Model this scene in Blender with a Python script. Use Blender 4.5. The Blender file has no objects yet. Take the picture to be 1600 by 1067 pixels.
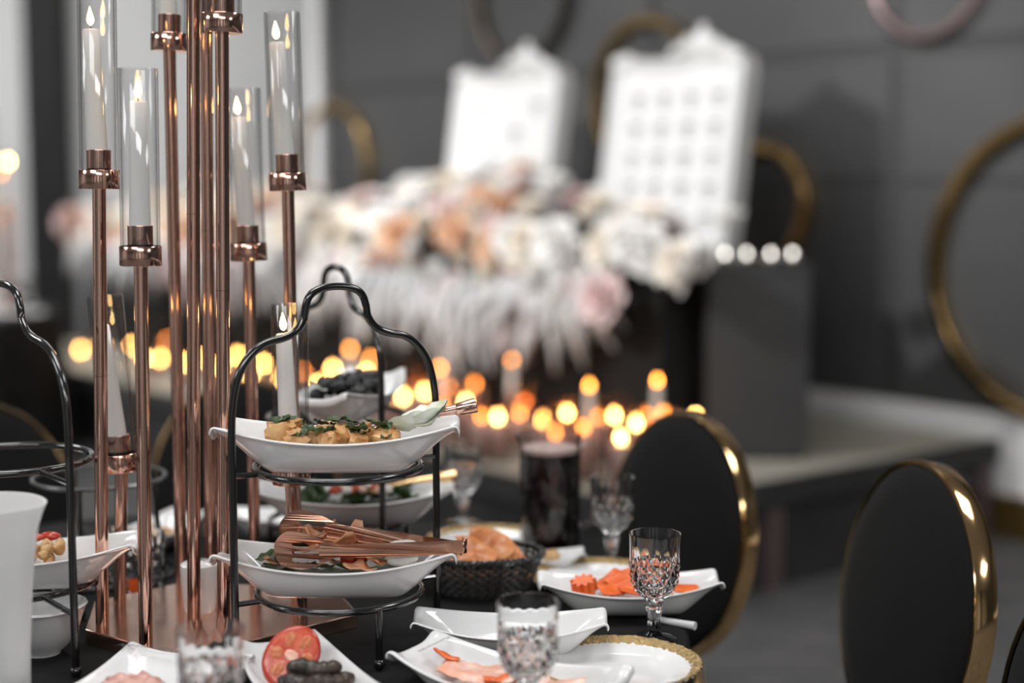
import bpy, bmesh, math, random
from mathutils import Vector, Matrix, Euler, noise
random.seed(7)
S = bpy.context.scene
C = S.collection
R = math.radians
PI = math.pi

# ------------------------------------------------------------------ camera
CAM_H, PITCH, FPX = 1.44, R(6.15), 2400.0
cd = bpy.data.cameras.new('camera'); cam = bpy.data.objects.new('camera', cd); C.objects.link(cam)
cam.location = (0, 0, CAM_H); cam.rotation_euler = (PI/2 - PITCH, 0, 0)
cd.sensor_width = 36; cd.lens = 36*FPX/1600; cd.clip_start = .05; cd.clip_end = 60
cd.dof.use_dof = True; cd.dof.focus_distance = 2.22; cd.dof.aperture_fstop = 1.18
S.camera = cam
# ------------------------------------------------------------------ world, lights, exposure
w = bpy.data.worlds.new('world'); S.world = w; w.use_nodes = True
w.node_tree.nodes['Background'].inputs[0].default_value = (.5, .5, .5, 1)
w.node_tree.nodes['Background'].inputs[1].default_value = .05
S.view_settings.view_transform = 'Standard'; S.view_settings.look = 'None'
S.view_settings.gamma = 1; S.view_settings.exposure = 0; S.view_settings.use_curve_mapping = False
S.cycles.use_denoising = True
S.cycles.max_bounces = 14; S.cycles.transmission_bounces = 12; S.cycles.transparent_max_bounces = 40
S.cycles.sample_clamp_indirect = 6; S.cycles.caustics_reflective = True; S.cycles.caustics_refractive = True
def area(name, loc, target, size, power, col=(1, 1, 1)):
    l = bpy.data.lights.new(name, 'AREA'); l.shape = 'RECTANGLE'; l.size, l.size_y = size
    l.energy = power; l.color = col
    o = bpy.data.objects.new(name, l); C.objects.link(o); o.location = loc
    d = Vector(target) - Vector(loc); o.rotation_euler = d.to_track_quat('-Z', 'Y').to_euler()
    o['kind'] = 'helper'
    return o
def spot(name, loc, target, power, cone, size=.12, blend=.6):
    l = bpy.data.lights.new(name, 'SPOT'); l.energy = power; l.spot_size = R(cone); l.spot_blend = blend; l.shadow_soft_size = size
    o = bpy.data.objects.new(name, l); C.objects.link(o); o.location = loc
    o.rotation_euler = (Vector(target)-Vector(loc)).to_track_quat('-Z', 'Y').to_euler(); o['kind'] = 'helper'
    return o
area('ceiling_light_table', (-.5, 2.1, 3.3), (-.5, 2.1, 0), (1.2, 1.2), 40)
area('fill_light_front', (-1.6, -.6, 3.3), (-.6, 1.6, .8), (1.6, .9), 46)  # unseen lamp added behind the camera to fill the near sides of the dishes
area('ceiling_light_right', (2.0, 2.6, 3.3), (2.0, 2.8, 0), (.9, .9), 36)
area('reflection_light_rear', (.5, -2.2, 3.3), (.5, -2.6, 0), (2.4, 1.2), 140)  # unseen lamp added to brighten the rear room that the copper reflects
area('reflection_light_rear_left', (-5.4, 1.0, 3.3), (-5.6, 1.0, 0), (1.4, 2.4), 140)  # added likewise, lights the unseen left side for reflections
area('reflection_light_rear_right', (4.6, -.6, 3.3), (4.6, -.6, 0), (1.2, 1.2), 70)  # added likewise, lights the unseen right rear for reflections
area('ceiling_light_stage', (-.6, 5.4, 3.35), (-.1, 6.0, 0), (2.4, .7), 34)
area('ceiling_light_left', (-3.6, 8.4, 3.35), (-3.2, 10.2, .9), (2.0, 1.2), 190)
area('ceiling_light_left_near', (-3.2, 4.6, 3.35), (-3.2, 4.6, 0), (1.2, 1.2), 40)
spot('stage_spot_near', (-2.9, 3.9, 3.25), (.15, 6.55, 1.45), 570, 44)
spot('stage_spot_far', (-4.2, 5.4, 3.25), (-1.5, 8.2, 1.2), 500, 46)
spot('wall_spot', (.2, 3.4, 3.3), (2.1, 6.1, 2.75), 560, 56, .2, 1.0)

# ------------------------------------------------------------------ pixel helper: gives real points on known planes
_f = Vector((0, math.cos(PITCH), -math.sin(PITCH))); _u = Vector((0, math.sin(PITCH), math.cos(PITCH)))
def ray(px, py): return _f + Vector(((px-800)/FPX, 0, 0)) + _u*((533.5-py)/FPX)
def at_z(px, py, z):
    d = ray(px, py); return Vector((0, 0, CAM_H)) + d*((z-CAM_H)/d.z)
def at_y(px, py, y):
    d = ray(px, py); return Vector((0, 0, CAM_H)) + d*(y/d.y)
TZ = .75                                             # table top height

# stage frame: K is the front right corner, U runs along the dark wall, N into it
Ux, Uy = .6302, -.7764
K = Vector((.40, 4.84, 0)); U = Vector((Ux, Uy, 0)); N = Vector((-Uy, Ux, 0))
STZ = .39; WALLN = 2.02
WALL_A = math.atan2(Uy, Ux)
def st(u, n, z): return K + U*u + N*n + Vector((0, 0, z))
def on_n(px, py, n):
    """point where the pixel ray meets the vertical plane at offset n from the stage front"""
    d = ray(px, py); o = Vector((0, 0, CAM_H)); t = (n - (o-K).dot(N))/d.dot(N)
    p = o + d*t; return (p-K).dot(U), p.z, p

# ------------------------------------------------------------------ materials
def _mat(name):
    m = bpy.data.materials.new(name); m.use_nodes = True
    return m, m.node_tree.nodes, m.node_tree.links, m.node_tree.nodes['Principled BSDF']
def pbr(name, col, rough=.5, metal=0, spec=.5, coat=0, nscale=0, nstr=0, col2=None, cscale=20, sheen=0, rvar=0, sub=0, detail=4):
    m, n, l, b = _mat(name)
    b.inputs['Base Color'].default_value = (*col, 1); b.inputs['Roughness'].default_value = rough
    b.inputs['Metallic'].default_value = metal; b.inputs['Specular IOR Level'].default_value = spec
    b.inputs['Coat Weight'].default_value = coat; b.inputs['Sheen Weight'].default_value = sheen
    if sub:
        b.inputs['Subsurface Weight'].default_value = sub; b.inputs['Subsurface Scale'].default_value = .01
    tc = n.new('ShaderNodeTexCoord')
    if nstr:
        t = n.new('ShaderNodeTexNoise'); t.inputs['Scale'].default_value = nscale; t.inputs['Detail'].default_value = detail
        bp = n.new('ShaderNodeBump'); bp.inputs['Strength'].default_value = nstr; bp.inputs['Distance'].default_value = .004
        l.new(tc.outputs['Object'], t.inputs['Vector']); l.new(t.outputs['Fac'], bp.inputs['Height']); l.new(bp.outputs['Normal'], b.inputs['Normal'])
    if col2:
        t = n.new('ShaderNodeTexNoise'); t.inputs['Scale'].default_value = cscale; t.inputs['Detail'].default_value = 5
        r = n.new('ShaderNodeValToRGB'); r.color_ramp.elements[0].color = (*col, 1); r.color_ramp.elements[1].color = (*col2, 1)
        r.color_ramp.elements[0].position = .35; r.color_ramp.elements[1].position = .68
        l.new(tc.outputs['Object'], t.inputs['Vector']); l.new(t.outputs['Fac'], r.inputs['Fac']); l.new(r.outputs['Color'], b.inputs['Base Color'])
    if rvar:
        t = n.new('ShaderNodeTexNoise'); t.inputs['Scale'].default_value = 35; t.inputs['Detail'].default_value = 6
        mr = n.new('ShaderNodeMapRange'); mr.inputs[3].default_value = rough; mr.inputs[4].default_value = rough + rvar
        l.new(tc.outputs['Object'], t.inputs['Vector']); l.new(t.outputs['Fac'], mr.inputs[0]); l.new(mr.outputs[0], b.inputs['Roughness'])
    return m
def emit(name, col, s):
    m, n, l, b = _mat(name); n.remove(b); e = n.new('ShaderNodeEmission')
    e.inputs[0].default_value = (*col, 1); e.inputs[1].default_value = s
    l.new(e.outputs[0], n['Material Output'].inputs[0]); return m
def thin_glass(name, tint=(.97, .97, .97), ior=1.5, rough=.0):
    m, n, l, b = _mat(name); n.remove(b)
    t = n.new('ShaderNodeBsdfTransparent'); t.inputs[0].default_value = (*tint, 1)
    g = n.new('ShaderNodeBsdfGlossy'); g.inputs['Roughness'].default_value = rough
    mc = n.new('ShaderNodeMix'); mc.data_type = 'RGBA'; mc.inputs[6].default_value = (*tint, 1); mc.inputs[7].default_value = (tint[0]*.42, tint[1]*.42, tint[2]*.42, 1)
    p3 = n.new('ShaderNodeMath'); p3.operation = 'POWER'; p3.inputs[1].default_value = 3.0
    l.new(p3.outputs[0], mc.inputs[0]); l.new(mc.outputs[2], t.inputs[0])
    lw = n.new('ShaderNodeLayerWeight'); lw.inputs[0].default_value = .5
    pw = n.new('ShaderNodeMath'); pw.operation = 'POWER'; pw.inputs[1].default_value = 4.5; l.new(lw.outputs['Facing'], pw.inputs[0])
    fr = n.new('ShaderNodeMapRange'); fr.inputs[3].default_value = .045; fr.inputs[4].default_value = .62; l.new(pw.outputs[0], fr.inputs[0])
    l.new(lw.outputs['Facing'], p3.inputs[0])
    mx = n.new('ShaderNodeMixShader'); l.new(fr.outputs[0], mx.inputs[0]); l.new(t.outputs[0], mx.inputs[1]); l.new(g.outputs[0], mx.inputs[2])
    l.new(mx.outputs[0], n['Material Output'].inputs[0]); return m
def glass(name, col=(1, 1, 1), ior=1.5):
    m, n, l, b = _mat(name); n.remove(b); g = n.new('ShaderNodeBsdfGlass')
    g.inputs['Color'].default_value = (*col, 1); g.inputs['IOR'].default_value = ior; g.inputs['Roughness'].default_value = 0
    l.new(g.outputs[0], n['Material Output'].inputs[0]); return m
def frosted(name):
    m, n, l, b = _mat(name); n.remove(b)
    d = n.new('ShaderNodeBsdfDiffuse'); d.inputs[0].default_value = (.9, .9, .9, 1)
    t = n.new('ShaderNodeBsdfTranslucent'); t.inputs[0].default_value = (.9, .9, .9, 1)
    g = n.new('ShaderNodeBsdfGlossy'); g.inputs['Roughness'].default_value = .3
    a = n.new('ShaderNodeMixShader'); a.inputs[0].default_value = .5; l.new(d.outputs[0], a.inputs[1]); l.new(t.outputs[0], a.inputs[2])
    c = n.new('ShaderNodeMixShader'); c.inputs[0].default_value = .06; l.new(a.outputs[0], c.inputs[1]); l.new(g.outputs[0], c.inputs[2])
    l.new(c.outputs[0], n['Material Output'].inputs[0]); return m

M = dict(
    copper=pbr('polished_copper', (.80, .50, .40), .07, 1, rvar=.10),
    copper_plate=pbr('copper_plate', (.90, .60, .48), .12, 1, rvar=.12, nscale=14, nstr=.12, detail=1),
    copper_dark=pbr('brushed_rose_gold', (.50, .28, .20), .16, 1, rvar=.1),
    gold=pbr('polished_gold', (.83, .56, .28), .07, 1, rvar=.06),
    hoop_gold=pbr('hoop_gold', (.62, .41, .17), .13, 1),
    hoop_dark_reflection=pbr('hoop_dark_reflection', (.30, .25, .20), .12, 1),  # dark surroundings reflected in the hoop, put into its metal colour
    hoop_pink_reflection=pbr('hoop_pink_reflection', (.80, .60, .60), .22, 1),  # pinkish light reflected by the hoop, put into its metal colour
    wire=pbr('black_enamel_wire', (.008, .008, .008), .16, 0, .6, coat=.6),
    greywire=pbr('grey_wire', (.16, .16, .16), .3, .6),
    porcelain=pbr('white_porcelain', (.76, .76, .76), .12, 0, .5, coat=.3),
    goldrim=pbr('gold_leaf_rim', (.60, .43, .21), .14, 1, nscale=420, nstr=1.0),
    cloth=pbr('black_tablecloth', (.006, .006, .006), .75, 0, .2, nscale=60, nstr=.25, col2=(.012, .012, .012), cscale=14),
    velvet=pbr('black_velvet', (.006, .006, .006), .85, 0, .2, sheen=.03, nscale=40, nstr=.1),
    wax=pbr('white_wax', (.86, .85, .83), .45, 0, .4, sub=.15),
    wick=pbr('wick', (.02, .015, .01), .9),
    flame=emit('flame', (1.0, .62, .22), 34),
    flame_far=emit('flame_far', (1.0, .58, .15), 80),
    flame_dim=emit('flame_dim', (1.0, .34, .05), 24),
    glint_pale=emit('glint_pale', (1.0, .95, .86), 13),  # glow standing in for lamp glints in the plinth glasses
    tube_glass=thin_glass('clear_tube_glass'),
    rose_glass=thin_glass('rose_tinted_glass', (.93, .84, .82)),
    crystal=glass('cut_crystal', (1, 1, 1), 1.5),
    frosted=frosted('frosted_plastic'),
    cola=pbr('dark_drink', (.006, .003, .003), .16, 0, .5),
    foam=pbr('pale_foam', (.45, .33, .3), .6, nscale=120, nstr=.5),
    wicker=pbr('black_wicker', (.025, .025, .025), .28, 0, .6),
    bread=pbr('toasted_bread', (.46, .13, .035), .35, nscale=60, nstr=.4, col2=(.70, .30, .11), cscale=40),
    roast=pbr('roast_cube', (.45, .19, .05), .35, nscale=70, nstr=.6, col2=(.78, .50, .24), cscale=50),
    crisp=pbr('fried_crisp', (.62, .24, .10), .45, nscale=50, nstr=.5, col2=(.78, .45, .28), cscale=35),
    herb=pbr('dark_green_herb', (.018, .045, .012), .4, nscale=80, nstr=.5, col2=(.06, .10, .03), cscale=60),
    olive=pbr('black_olive', (.006, .006, .007), .25, 0, .5, nscale=40, nstr=.3),
    lettuce=pbr('pale_lettuce', (.66, .72, .52), .4, nscale=60, nstr=.3, col2=(.86, .87, .83), cscale=25),
    tomato=pbr('tomato_skin', (.48, .05, .025), .2, coat=.3),
    tomatoflesh=pbr('tomato_flesh', (.50, .06, .035), .2, nscale=90, nstr=.5, col2=(.66, .16, .10), cscale=60),
    sausage=pbr('charred_roll', (.022, .017, .015), .35, nscale=70, nstr=.9, col2=(.06, .035, .025), cscale=50),
    tomato_pocket=pbr('tomato_pocket', (.52, .10, .035), .12, nscale=200, nstr=.8, col2=(.66, .24, .10), cscale=150),
    salmon=pbr('smoked_salmon', (.80, .38, .26), .25, nscale=40, nstr=.3, col2=(.86, .60, .50), cscale=30),
    carrot=pbr('orange_carrot', (.72, .10, .012), .35, nscale=80, nstr=.3, col2=(.80, .17, .03), cscale=30),
    nut=pbr('roasted_nut', (.48, .27, .11), .45, nscale=90, nstr=.4, col2=(.65, .42, .2), cscale=40),
    pink=pbr('pink_petal', (.75, .10, .17), .4),
    ham=pbr('pink_meat', (.60, .30, .25), .35, nscale=60, nstr=.6, col2=(.75, .48, .42), cscale=40),
    cheese=pbr('white_cheese', (.80, .78, .72), .4),
    label=pbr('orange_label', (.8, .12, .02), .5),
    board_ink=pbr('board_ink', (.09, .09, .09), .6),
    ink=pbr('grey_print', (.10, .10, .10), .6),
    white_frame=pbr('white_lacquer', (.76, .76, .75), .4, nscale=12, nstr=.05),
    white_card=pbr('white_card', (.74, .74, .735), .7),
    wall_dark=pbr('charcoal_panel', (.060, .060, .061), .45, 0, .4, nscale=6, nstr=.05, col2=(.068, .068, .069), cscale=2),
    wall_gap=pbr('charcoal_gap', (.04, .04, .04), .6),
    wall_light=pbr('pale_plaster', (.56, .56, .56), .8, nscale=20, nstr=.05, col2=(.60, .60, .60), cscale=1.5),
    carpet=pbr('grey_carpet', (.095, .095, .096), .95, 0, .1, nscale=250, nstr=.8, col2=(.14, .136, .136), cscale=5),
    deck=pbr('stage_deck', (.34, .315, .26), .5, nscale=30, nstr=.1, col2=(.42, .40, .345), cscale=1.2),
    stage_black=pbr('stage_skirt', (.020, .020, .020), .7, nscale=30, nstr=.2, col2=(.035, .035, .035), cscale=3),
    stage_post=pbr('stage_post', (.11, .07, .07), .5),
    white_skirting=pbr('white_skirting', (.80, .80, .80), .5),
    brass_skirting=pbr('brass_skirting', (.16, .10, .03), .4, .6),
    plinth=pbr('plinth_grey', (.038, .038, .039), .5, nscale=20, nstr=.05),
    ceiling=pbr('ceiling_paint', (.78, .78, .78), .9),
    black_column=pbr('black_column', (.008, .008, .008), .7, nscale=18, nstr=.4),
    wood=pbr('chair_wood', (.20, .10, .04), .4),
    rose_white=pbr('petal_white', (.90, .89, .87), .6, col2=(.84, .82, .80), cscale=30),
    rose_cream=pbr('petal_cream', (.84, .76, .64), .6, col2=(.88, .82, .74), cscale=30),
    rose_peach=pbr('petal_peach', (.74, .43, .25), .6, col2=(.82, .58, .42), cscale=30),
    rose_blush=pbr('petal_blush', (.72, .52, .51), .6, col2=(.80, .66, .65), cscale=30),
    leaf_pale=pbr('pale_dried_leaf', (.44, .44, .44), .6, col2=(.58, .57, .57), cscale=20),
    leaf_rose=pbr('rose_dried_leaf', (.42, .29, .29), .6, col2=(.54, .42, .42), cscale=20),
    napkin=pbr('white_napkin', (.75, .75, .75), .8),
)

# ------------------------------------------------------------------ mesh helpers
def catmull(pts, k=8, closed=False):
    P = [Vector(p) for p in pts]; n = len(P); out = []
    rng = n if closed else n-1
    for i in range(rng):
        if closed: a, b, c, d = P[(i-1) % n], P[i], P[(i+1) % n], P[(i+2) % n]
        else: a, b, c, d = P[max(i-1, 0)], P[i], P[i+1], P[min(i+2, n-1)]
        for j in range(k):
            t = j/k
            out.append(.5*((2*b) + (c-a)*t + (2*a-5*b+4*c-d)*t*t + (3*b-a-3*c+d)*t**3))
    if not closed: out.append(P[-1])
    return out
class MB:
    def __init__(s): s.v, s.f = [], []
    def add(s, v, f):
        o = len(s.v); s.v += [tuple(p) for p in v]; s.f += [tuple(i+o for i in q) for q in f]; return s
    def box(s, x0, x1, y0, y1, z0, z1):
        v = [(x, y, z) for x in (x0, x1) for y in (y0, y1) for z in (z0, z1)]
        return s.add(v, [(0, 1, 3, 2), (4, 6, 7, 5), (0, 4, 5, 1), (2, 3, 7, 6), (0, 2, 6, 4), (1, 5, 7, 3)])
    def tube(s, path, r, n=10, closed=False):
        P = [Vector(p) for p in path]; m = len(P); v, f = [], []
        rr = r if callable(r) else (lambda t: r)
        T = []
        for i in range(m):
            a = P[(i-1) % m] if (closed or i > 0) else P[0]; b = P[(i+1) % m] if (closed or i < m-1) else P[-1]
            T.append((b-a).normalized())
        nv = T[0].orthogonal().normalized()
        for i in range(m):
            nv = (nv - T[i]*nv.dot(T[i])); nv = nv.normalized() if nv.length > 1e-6 else T[i].orthogonal().normalized()
            bn = T[i].cross(nv); q = rr(i/max(m-1, 1))
            for j in range(n):
                a = 2*PI*j/n; v.append(P[i] + nv*(q*math.cos(a)) + bn*(q*math.sin(a)))
        for i in range(m if closed else m-1):
            k = (i+1) % m
            sh = 0
            if closed and k == 0:      # find best rotation for the seam
                best = 1e9
                for c in range(n):
                    d = (Vector(v[i*n]) - Vector(v[c])).length
                    if d < best: best, sh = d, c
            for j in range(n):
                j2 = (j+1) % n
                f.append((i*n+j, i*n+j2, k*n+(j2+sh) % n, k*n+(j+sh) % n))
        if not closed:
            f.append(tuple(reversed(range(n)))); f.append(tuple((m-1)*n+j for j in range(n)))
        return s.add(v, f)
    def lathe(s, prof, n=32, closed=False, fn=None, x=0, y=0):
        """prof: list of (r, z); fn(r, z, angle, index) may change r"""
        v, f = [], []; m = len(prof)
        for i, (r, z) in enumerate(prof):
            for j in range(n):
                a = 2*PI*j/n; q = fn(r, z, a, i) if fn else r
                v.append((x+q*math.cos(a), y+q*math.sin(a), z))
        for i in range(m if closed else m-1):
            k = (i+1) % m
            for j in range(n): f.append((i*n+j, i*n+(j+1) % n, k*n+(j+1) % n, k*n+j))
        return s.add(v, f)
    def grid(s, fn, nu, nv, wrap=False):
        v = [fn(i/(nu-1), j/(nv-1)) for i in range(nu) for j in range(nv)]
        f = [(i*nv+j, (i+1)*nv+j, (i+1)*nv+j+1, i*nv+j+1) for i in range(nu-1) for j in range(nv-1)]
        return s.add(v, f)
    def ball(s, c, r, n=12, m=8, sc=(1, 1, 1)):
        c = Vector(c)
        prof = []
        v, f = [c + Vector((0, 0, -r*sc[2]))], []
        for i in range(1, m):
            t = PI*i/m
            for j in range(n):
                a = 2*PI*j/n
                v.append(c + Vector((r*math.sin(t)*math.cos(a)*sc[0], r*math.sin(t)*math.sin(a)*sc[1], -r*math.cos(t)*sc[2])))
        v.append(c + Vector((0, 0, r*sc[2])))
        for j in range(n): f.append((0, 1+(j+1) % n, 1+j))
        for i in range(m-2):
            for j in range(n): f.append((1+i*n+j, 1+i*n+(j+1) % n, 1+(i+1)*n+(j+1) % n, 1+(i+1)*n+j))
        L = len(v)-1
        for j in range(n): f.append((L, 1+(m-2)*n+j, 1+(m-2)*n+(j+1) % n))
        return s.add(v, f)
    def prism(s, poly, z0, z1):
        n = len(poly); v = [(x, y, z0) for x, y in poly] + [(x, y, z1) for x, y in poly]
        return s.add(v, [tuple(reversed(range(n))), tuple(range(n, 2*n))] + [(i, (i+1) % n, n+(i+1) % n, n+i) for i in range(n)])
    def mesh(s, name, mat, smooth=True, angle=40, fix=True):
        me = bpy.data.meshes.new(name); me.from_pydata(s.v, [], s.f)
        if fix:
            b = bmesh.new(); b.from_mesh(me); bmesh.ops.recalc_face_normals(b, faces=b.faces); b.to_mesh(me); b.free()
        if mat: me.materials.append(M[mat] if isinstance(mat, str) else mat)
        if smooth:
            me.shade_smooth(); me.set_sharp_from_angle(angle=R(angle))
        return me
    def build(s, name, mat, parent=None, smooth=True, angle=40, loc=None, fix=True):
        return place(name, s.mesh(name, mat, smooth, angle, fix), parent, loc)
def place(name, me, parent=None, loc=None, rot=None, scale=None):
    o = bpy.data.objects.new(name, me); C.objects.link(o)
    if parent is not None: o.parent = parent
    if loc is not None: o.location = loc
    if rot is not None: o.rotation_euler = rot
    if scale is not None: o.scale = scale if hasattr(scale, '__len__') else (scale,)*3
    return o
def tag(o, label, cat, group=None):
    o['label'] = label; o['category'] = cat
    if group: o['group'] = group
    return o
def thing(name, label, cat, loc=(0, 0, 0), rotz=0, group=None):
    o = bpy.data.objects.new(name, None); C.objects.link(o); o.empty_display_size = .05
    o.location = loc; o.rotation_euler = (0, 0, rotz)
    return tag(o, label, cat, group)
def struct(o): o['kind'] = 'structure'; return o
def bevel(o, w=.002, seg=2):
    m = o.modifiers.new('bevel', 'BEVEL'); m.width = w; m.segments = seg; m.limit_method = 'ANGLE'; return o
def copy_tree(o, parent=None):
    c = o.copy(); C.objects.link(c); c.parent = parent
    for ch in [x for x in o.children]:
        copy_tree(ch, c)
    return c
def dup(o, label, loc, rotz=0, group=None):
    c = copy_tree(o); c.location = loc; c.rotation_euler = (0, 0, rotz); c['label'] = label
    if group: c['group'] = group
    return c
def bake(o):
    dg = bpy.context.evaluated_depsgraph_get(); dg.update()
    me = bpy.data.meshes.new_from_object(o.evaluated_get(dg)); o.modifiers.clear(); o.data = me; return me
def blob(name, mat, rad, sc=(1, 1, 1), amp=.2, freq=2.0, seed=0, sub=3, cubic=0):
    b = bmesh.new(); bmesh.ops.create_icosphere(b, subdivisions=sub, radius=1)
    for v in b.verts:
        p = v.co.copy()
        if cubic:
            m = max(abs(p.x), abs(p.y), abs(p.z)); p = p.lerp(p/m, cubic)
        p *= 1 + amp*noise.noise(p*freq + Vector((seed*7.3, seed*3.1, 0)))
        v.co = Vector((p.x*sc[0], p.y*sc[1], p.z*sc[2]))*rad
    me = bpy.data.meshes.new(name); b.to_mesh(me); b.free(); me.materials.append(M[mat]); me.shade_smooth()
    if cubic: me.set_sharp_from_angle(angle=R(50))
    return me

# ================================================================== THE ROOM
fl = struct(MB().box(-8, 8.5, -4.5, 12, -.1, 0).build('floor', 'carpet', smooth=False))
cl = struct(MB().box(-8, 8.5, -4.5, 12, 3.4, 3.5).build('ceiling', 'ceiling', smooth=False))
struct(MB().box(-8, 8.5, -4.6, -4.5, 0, 3.4).build('wall_front', 'wall_light', smooth=False))
struct(MB().box(-8.1, -8, -4.5, 12, 0, 3.4).build('wall_left', 'wall_light', smooth=False))
struct(MB().box(-8, 0, 11.2, 11.3, 0, 3.4).build('wall_back', 'wall_light', smooth=False))
# dark panelled wall along U, built in its own frame: x = along U, y = along N
U0, U1 = -5.03, 9.0
wr = struct(MB().box(U0, U1, 0, .12, .49, 3.4).build('wall_right', 'wall_gap', smooth=False))
wr.location = st(0, WALLN, 0); wr.rotation_euler = (0, 0, WALL_A)
uj, _, _ = on_n(1400, 300, WALLN)
rows = [(.50, 1.405), (1.42, 1.935), (1.995, 3.39)]
cols = []; x = uj
while x > U0: x -= 1.45
while x < U1:
    cols.append((max(x+.03, U0+.01), min(x+1.45-.03, U1))); x += 1.45
for a, b in cols:
    if b-a < .05: continue
    for z0, z1 in rows:
        bevel(MB().box(a, b, -.014, 0, z0, z1).build('panel', 'wall_dark', wr, smooth=False), .003, 1)
bb = struct(MB().box(U0, U1, -.02, .12, .17, .49).build('baseboard_right', 'white_skirting', smooth=False))
bb.location = wr.location; bb.rotation_euler = wr.rotation_euler
t1 = struct(MB().box(.02, U1, -.05, .12, 0, .17).build('trim_1', 'brass_skirting', smooth=False))
t1.location = wr.location; t1.rotation_euler = wr.rotation_euler
# pale wall return at the end of the dark wall
t2 = struct(MB().box(U0-.1, U0, -.05, .12, 0, 3.4).build('trim_2', 'white_skirting', smooth=False))
t2.location = wr.location; t2.rotation_euler = wr.rotation_euler
# black column against the pale wall
pL, pR = at_y(44, 250, 10.9), at_y(98, 250, 10.9)
col = thing('column', 'black fluted column against the pale wall at the left', 'column', ((pL.x+pR.x)/2, 10.95, 0))
wd = (pR.x-pL.x)/2
MB().box(-wd, wd, -.1, .2, 0, 3.4).build('shaft', 'black_column', col, smooth=False)
for k in range(5):
    xx = -wd + wd*2*(k+.5)/5
    MB().tube([(xx, -.1, .1), (xx, -.1, 3.3)], wd/6.5, 8).build('flute', 'black_column', col)
bevel(MB().box(-wd-.03, wd+.03, -.15, .2, 0, .12).build('foot', 'black_column', col, smooth=False))

k = 3  # dark bands added on unseen walls to streak the copper reflections
for yy in (-3, -1.2, .6, 2.4, 4.2, 6.0, 7.8, 9.6):
    struct(MB().box(-8.02, -7.85, yy-.25, yy+.25, 0, 3.4).build('trim_%d' % k, 'black_column', smooth=False)); k += 1
for xx in (-6.4, -4.4, -2.4, -.4, 1.6, 3.6, 5.6):  # more of the added bands, on the wall behind the camera
    struct(MB().box(xx-.3, xx+.3, -4.55, -4.4, 0, 3.4).build('trim_%d' % k, 'black_column', smooth=False)); k += 1
# ------------------------------------------------------------------ stage
stg = thing('stage', 'low black stage platform with grey deck along the dark wall', 'stage', st(0, 0, 0), WALL_A)
SL = 5.9
MB().box(-SL, 0, 0, WALLN-.04, STZ-.05, STZ).build('deck', 'deck', stg, smooth=False)
bevel(MB().box(-SL, .025, -.025, 0, STZ-.09, STZ+.004).build('front_edge_trim', 'stage_black', stg, smooth=False))
bevel(MB().box(0, .025, 0, WALLN-.04, STZ-.09, STZ+.004).build('end_edge_trim', 'stage_black', stg, smooth=False))
for k in range(8):
    a = -SL + k*SL/8
    MB().box(a+.004, a+SL/8-.004, .01, .03, 0, STZ-.05).build('skirt_panel', 'stage_black', stg, smooth=False)
for k in range(3):
    a = k*(WALLN-.04)/3
    if k == 2: continue
    MB().box(-.03, -.01, a+.004, a+(WALLN-.04)/3-.004, 0, STZ-.05).build('skirt_panel', 'stage_black', stg, smooth=False)
MB().box(-.03, -.01, 1.34, 1.72, 0, STZ-.05).build('skirt_panel', 'stage_black', stg, smooth=False)
for a in (.62, 1.62, 1.88, .05):
    MB().box(-.012, .014, a, a+.075, 0, STZ-.085).build('post', 'stage_post', stg, smooth=False)

# ------------------------------------------------------------------ flower table on stage
ft = thing('banquet_table', 'long table under a black drape on the stage, covered in flowers', 'table', st(0, 0, STZ), WALL_A)
TH = .70
def drape(n0, n1, u0, u1, h):
    mb = MB(); per = []
    seg = 90
    loop = [(u0+(u1-u0)*i/seg, n0) for i in range(seg)] + [(u1, n0+(n1-n0)*i/12) for i in range(12)] + \
           [(u1-(u1-u0)*i/seg, n1) for i in range(seg)] + [(u0, n1-(n1-n0)*i/12) for i in range(12)]
    m = len(loop); cx, cy = (u0+u1)/2, (n0+n1)/2
    v = []
    for lv, z in enumerate((h, h-.02, h*.5, 0)):
        for i, (x, y) in enumerate(loop):
            o = (0, .006, .02, .032)[lv]*(1+math.sin(i*1.1+lv*.3)*.9)
            v.append((x + (o if x > cx else -o)*(abs(y-n0) > .001 and abs(y-n1) > .001), y + (-o if y < cy else o)*(abs(y-n0) < .001 or abs(y-n1) < .001), z))
    f = [(l*m+i, l*m+(i+1) % m, (l+1)*m+(i+1) % m, (l+1)*m+i) for l in range(3) for i in range(m)]
    f.append(tuple(range(m)))
    return mb.add(v, f)
MB().box(-5.7, -.62, .72, 1.48, TH-.06, TH-.004).build('tabletop', 'stage_black', ft, smooth=False)
drape(.70, 1.5, -5.72, -.60, TH).build('drape', 'cloth', ft)
for a in (-5.5, -.8):
    for b in (.85, 1.35):
        MB().tube([(a, b, 0), (a, b, TH-.05)], .02, 10).build('leg', 'wire', ft)
# plinth at the right end
u_, z_, p_ = on_n(1185, 560, 1.0)
pl = thing('plinth', 'plain dark grey square plinth at the right end of the flower table', 'plinth', st(u_-.02, 1.0, STZ), R(-3))
bevel(MB().box(-.185, .185, -.16, .16, .02, .70).build('body', 'plinth', pl, smooth=False), .006)
bevel(MB().box(-.192, .192, -.167, .167, .70, .72).build('top_slab', 'plinth', pl, smooth=False), .004)
MB().box(-.17, .17, -.145, .145, 0, .02).build('base', 'stage_black', pl, smooth=False)

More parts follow.
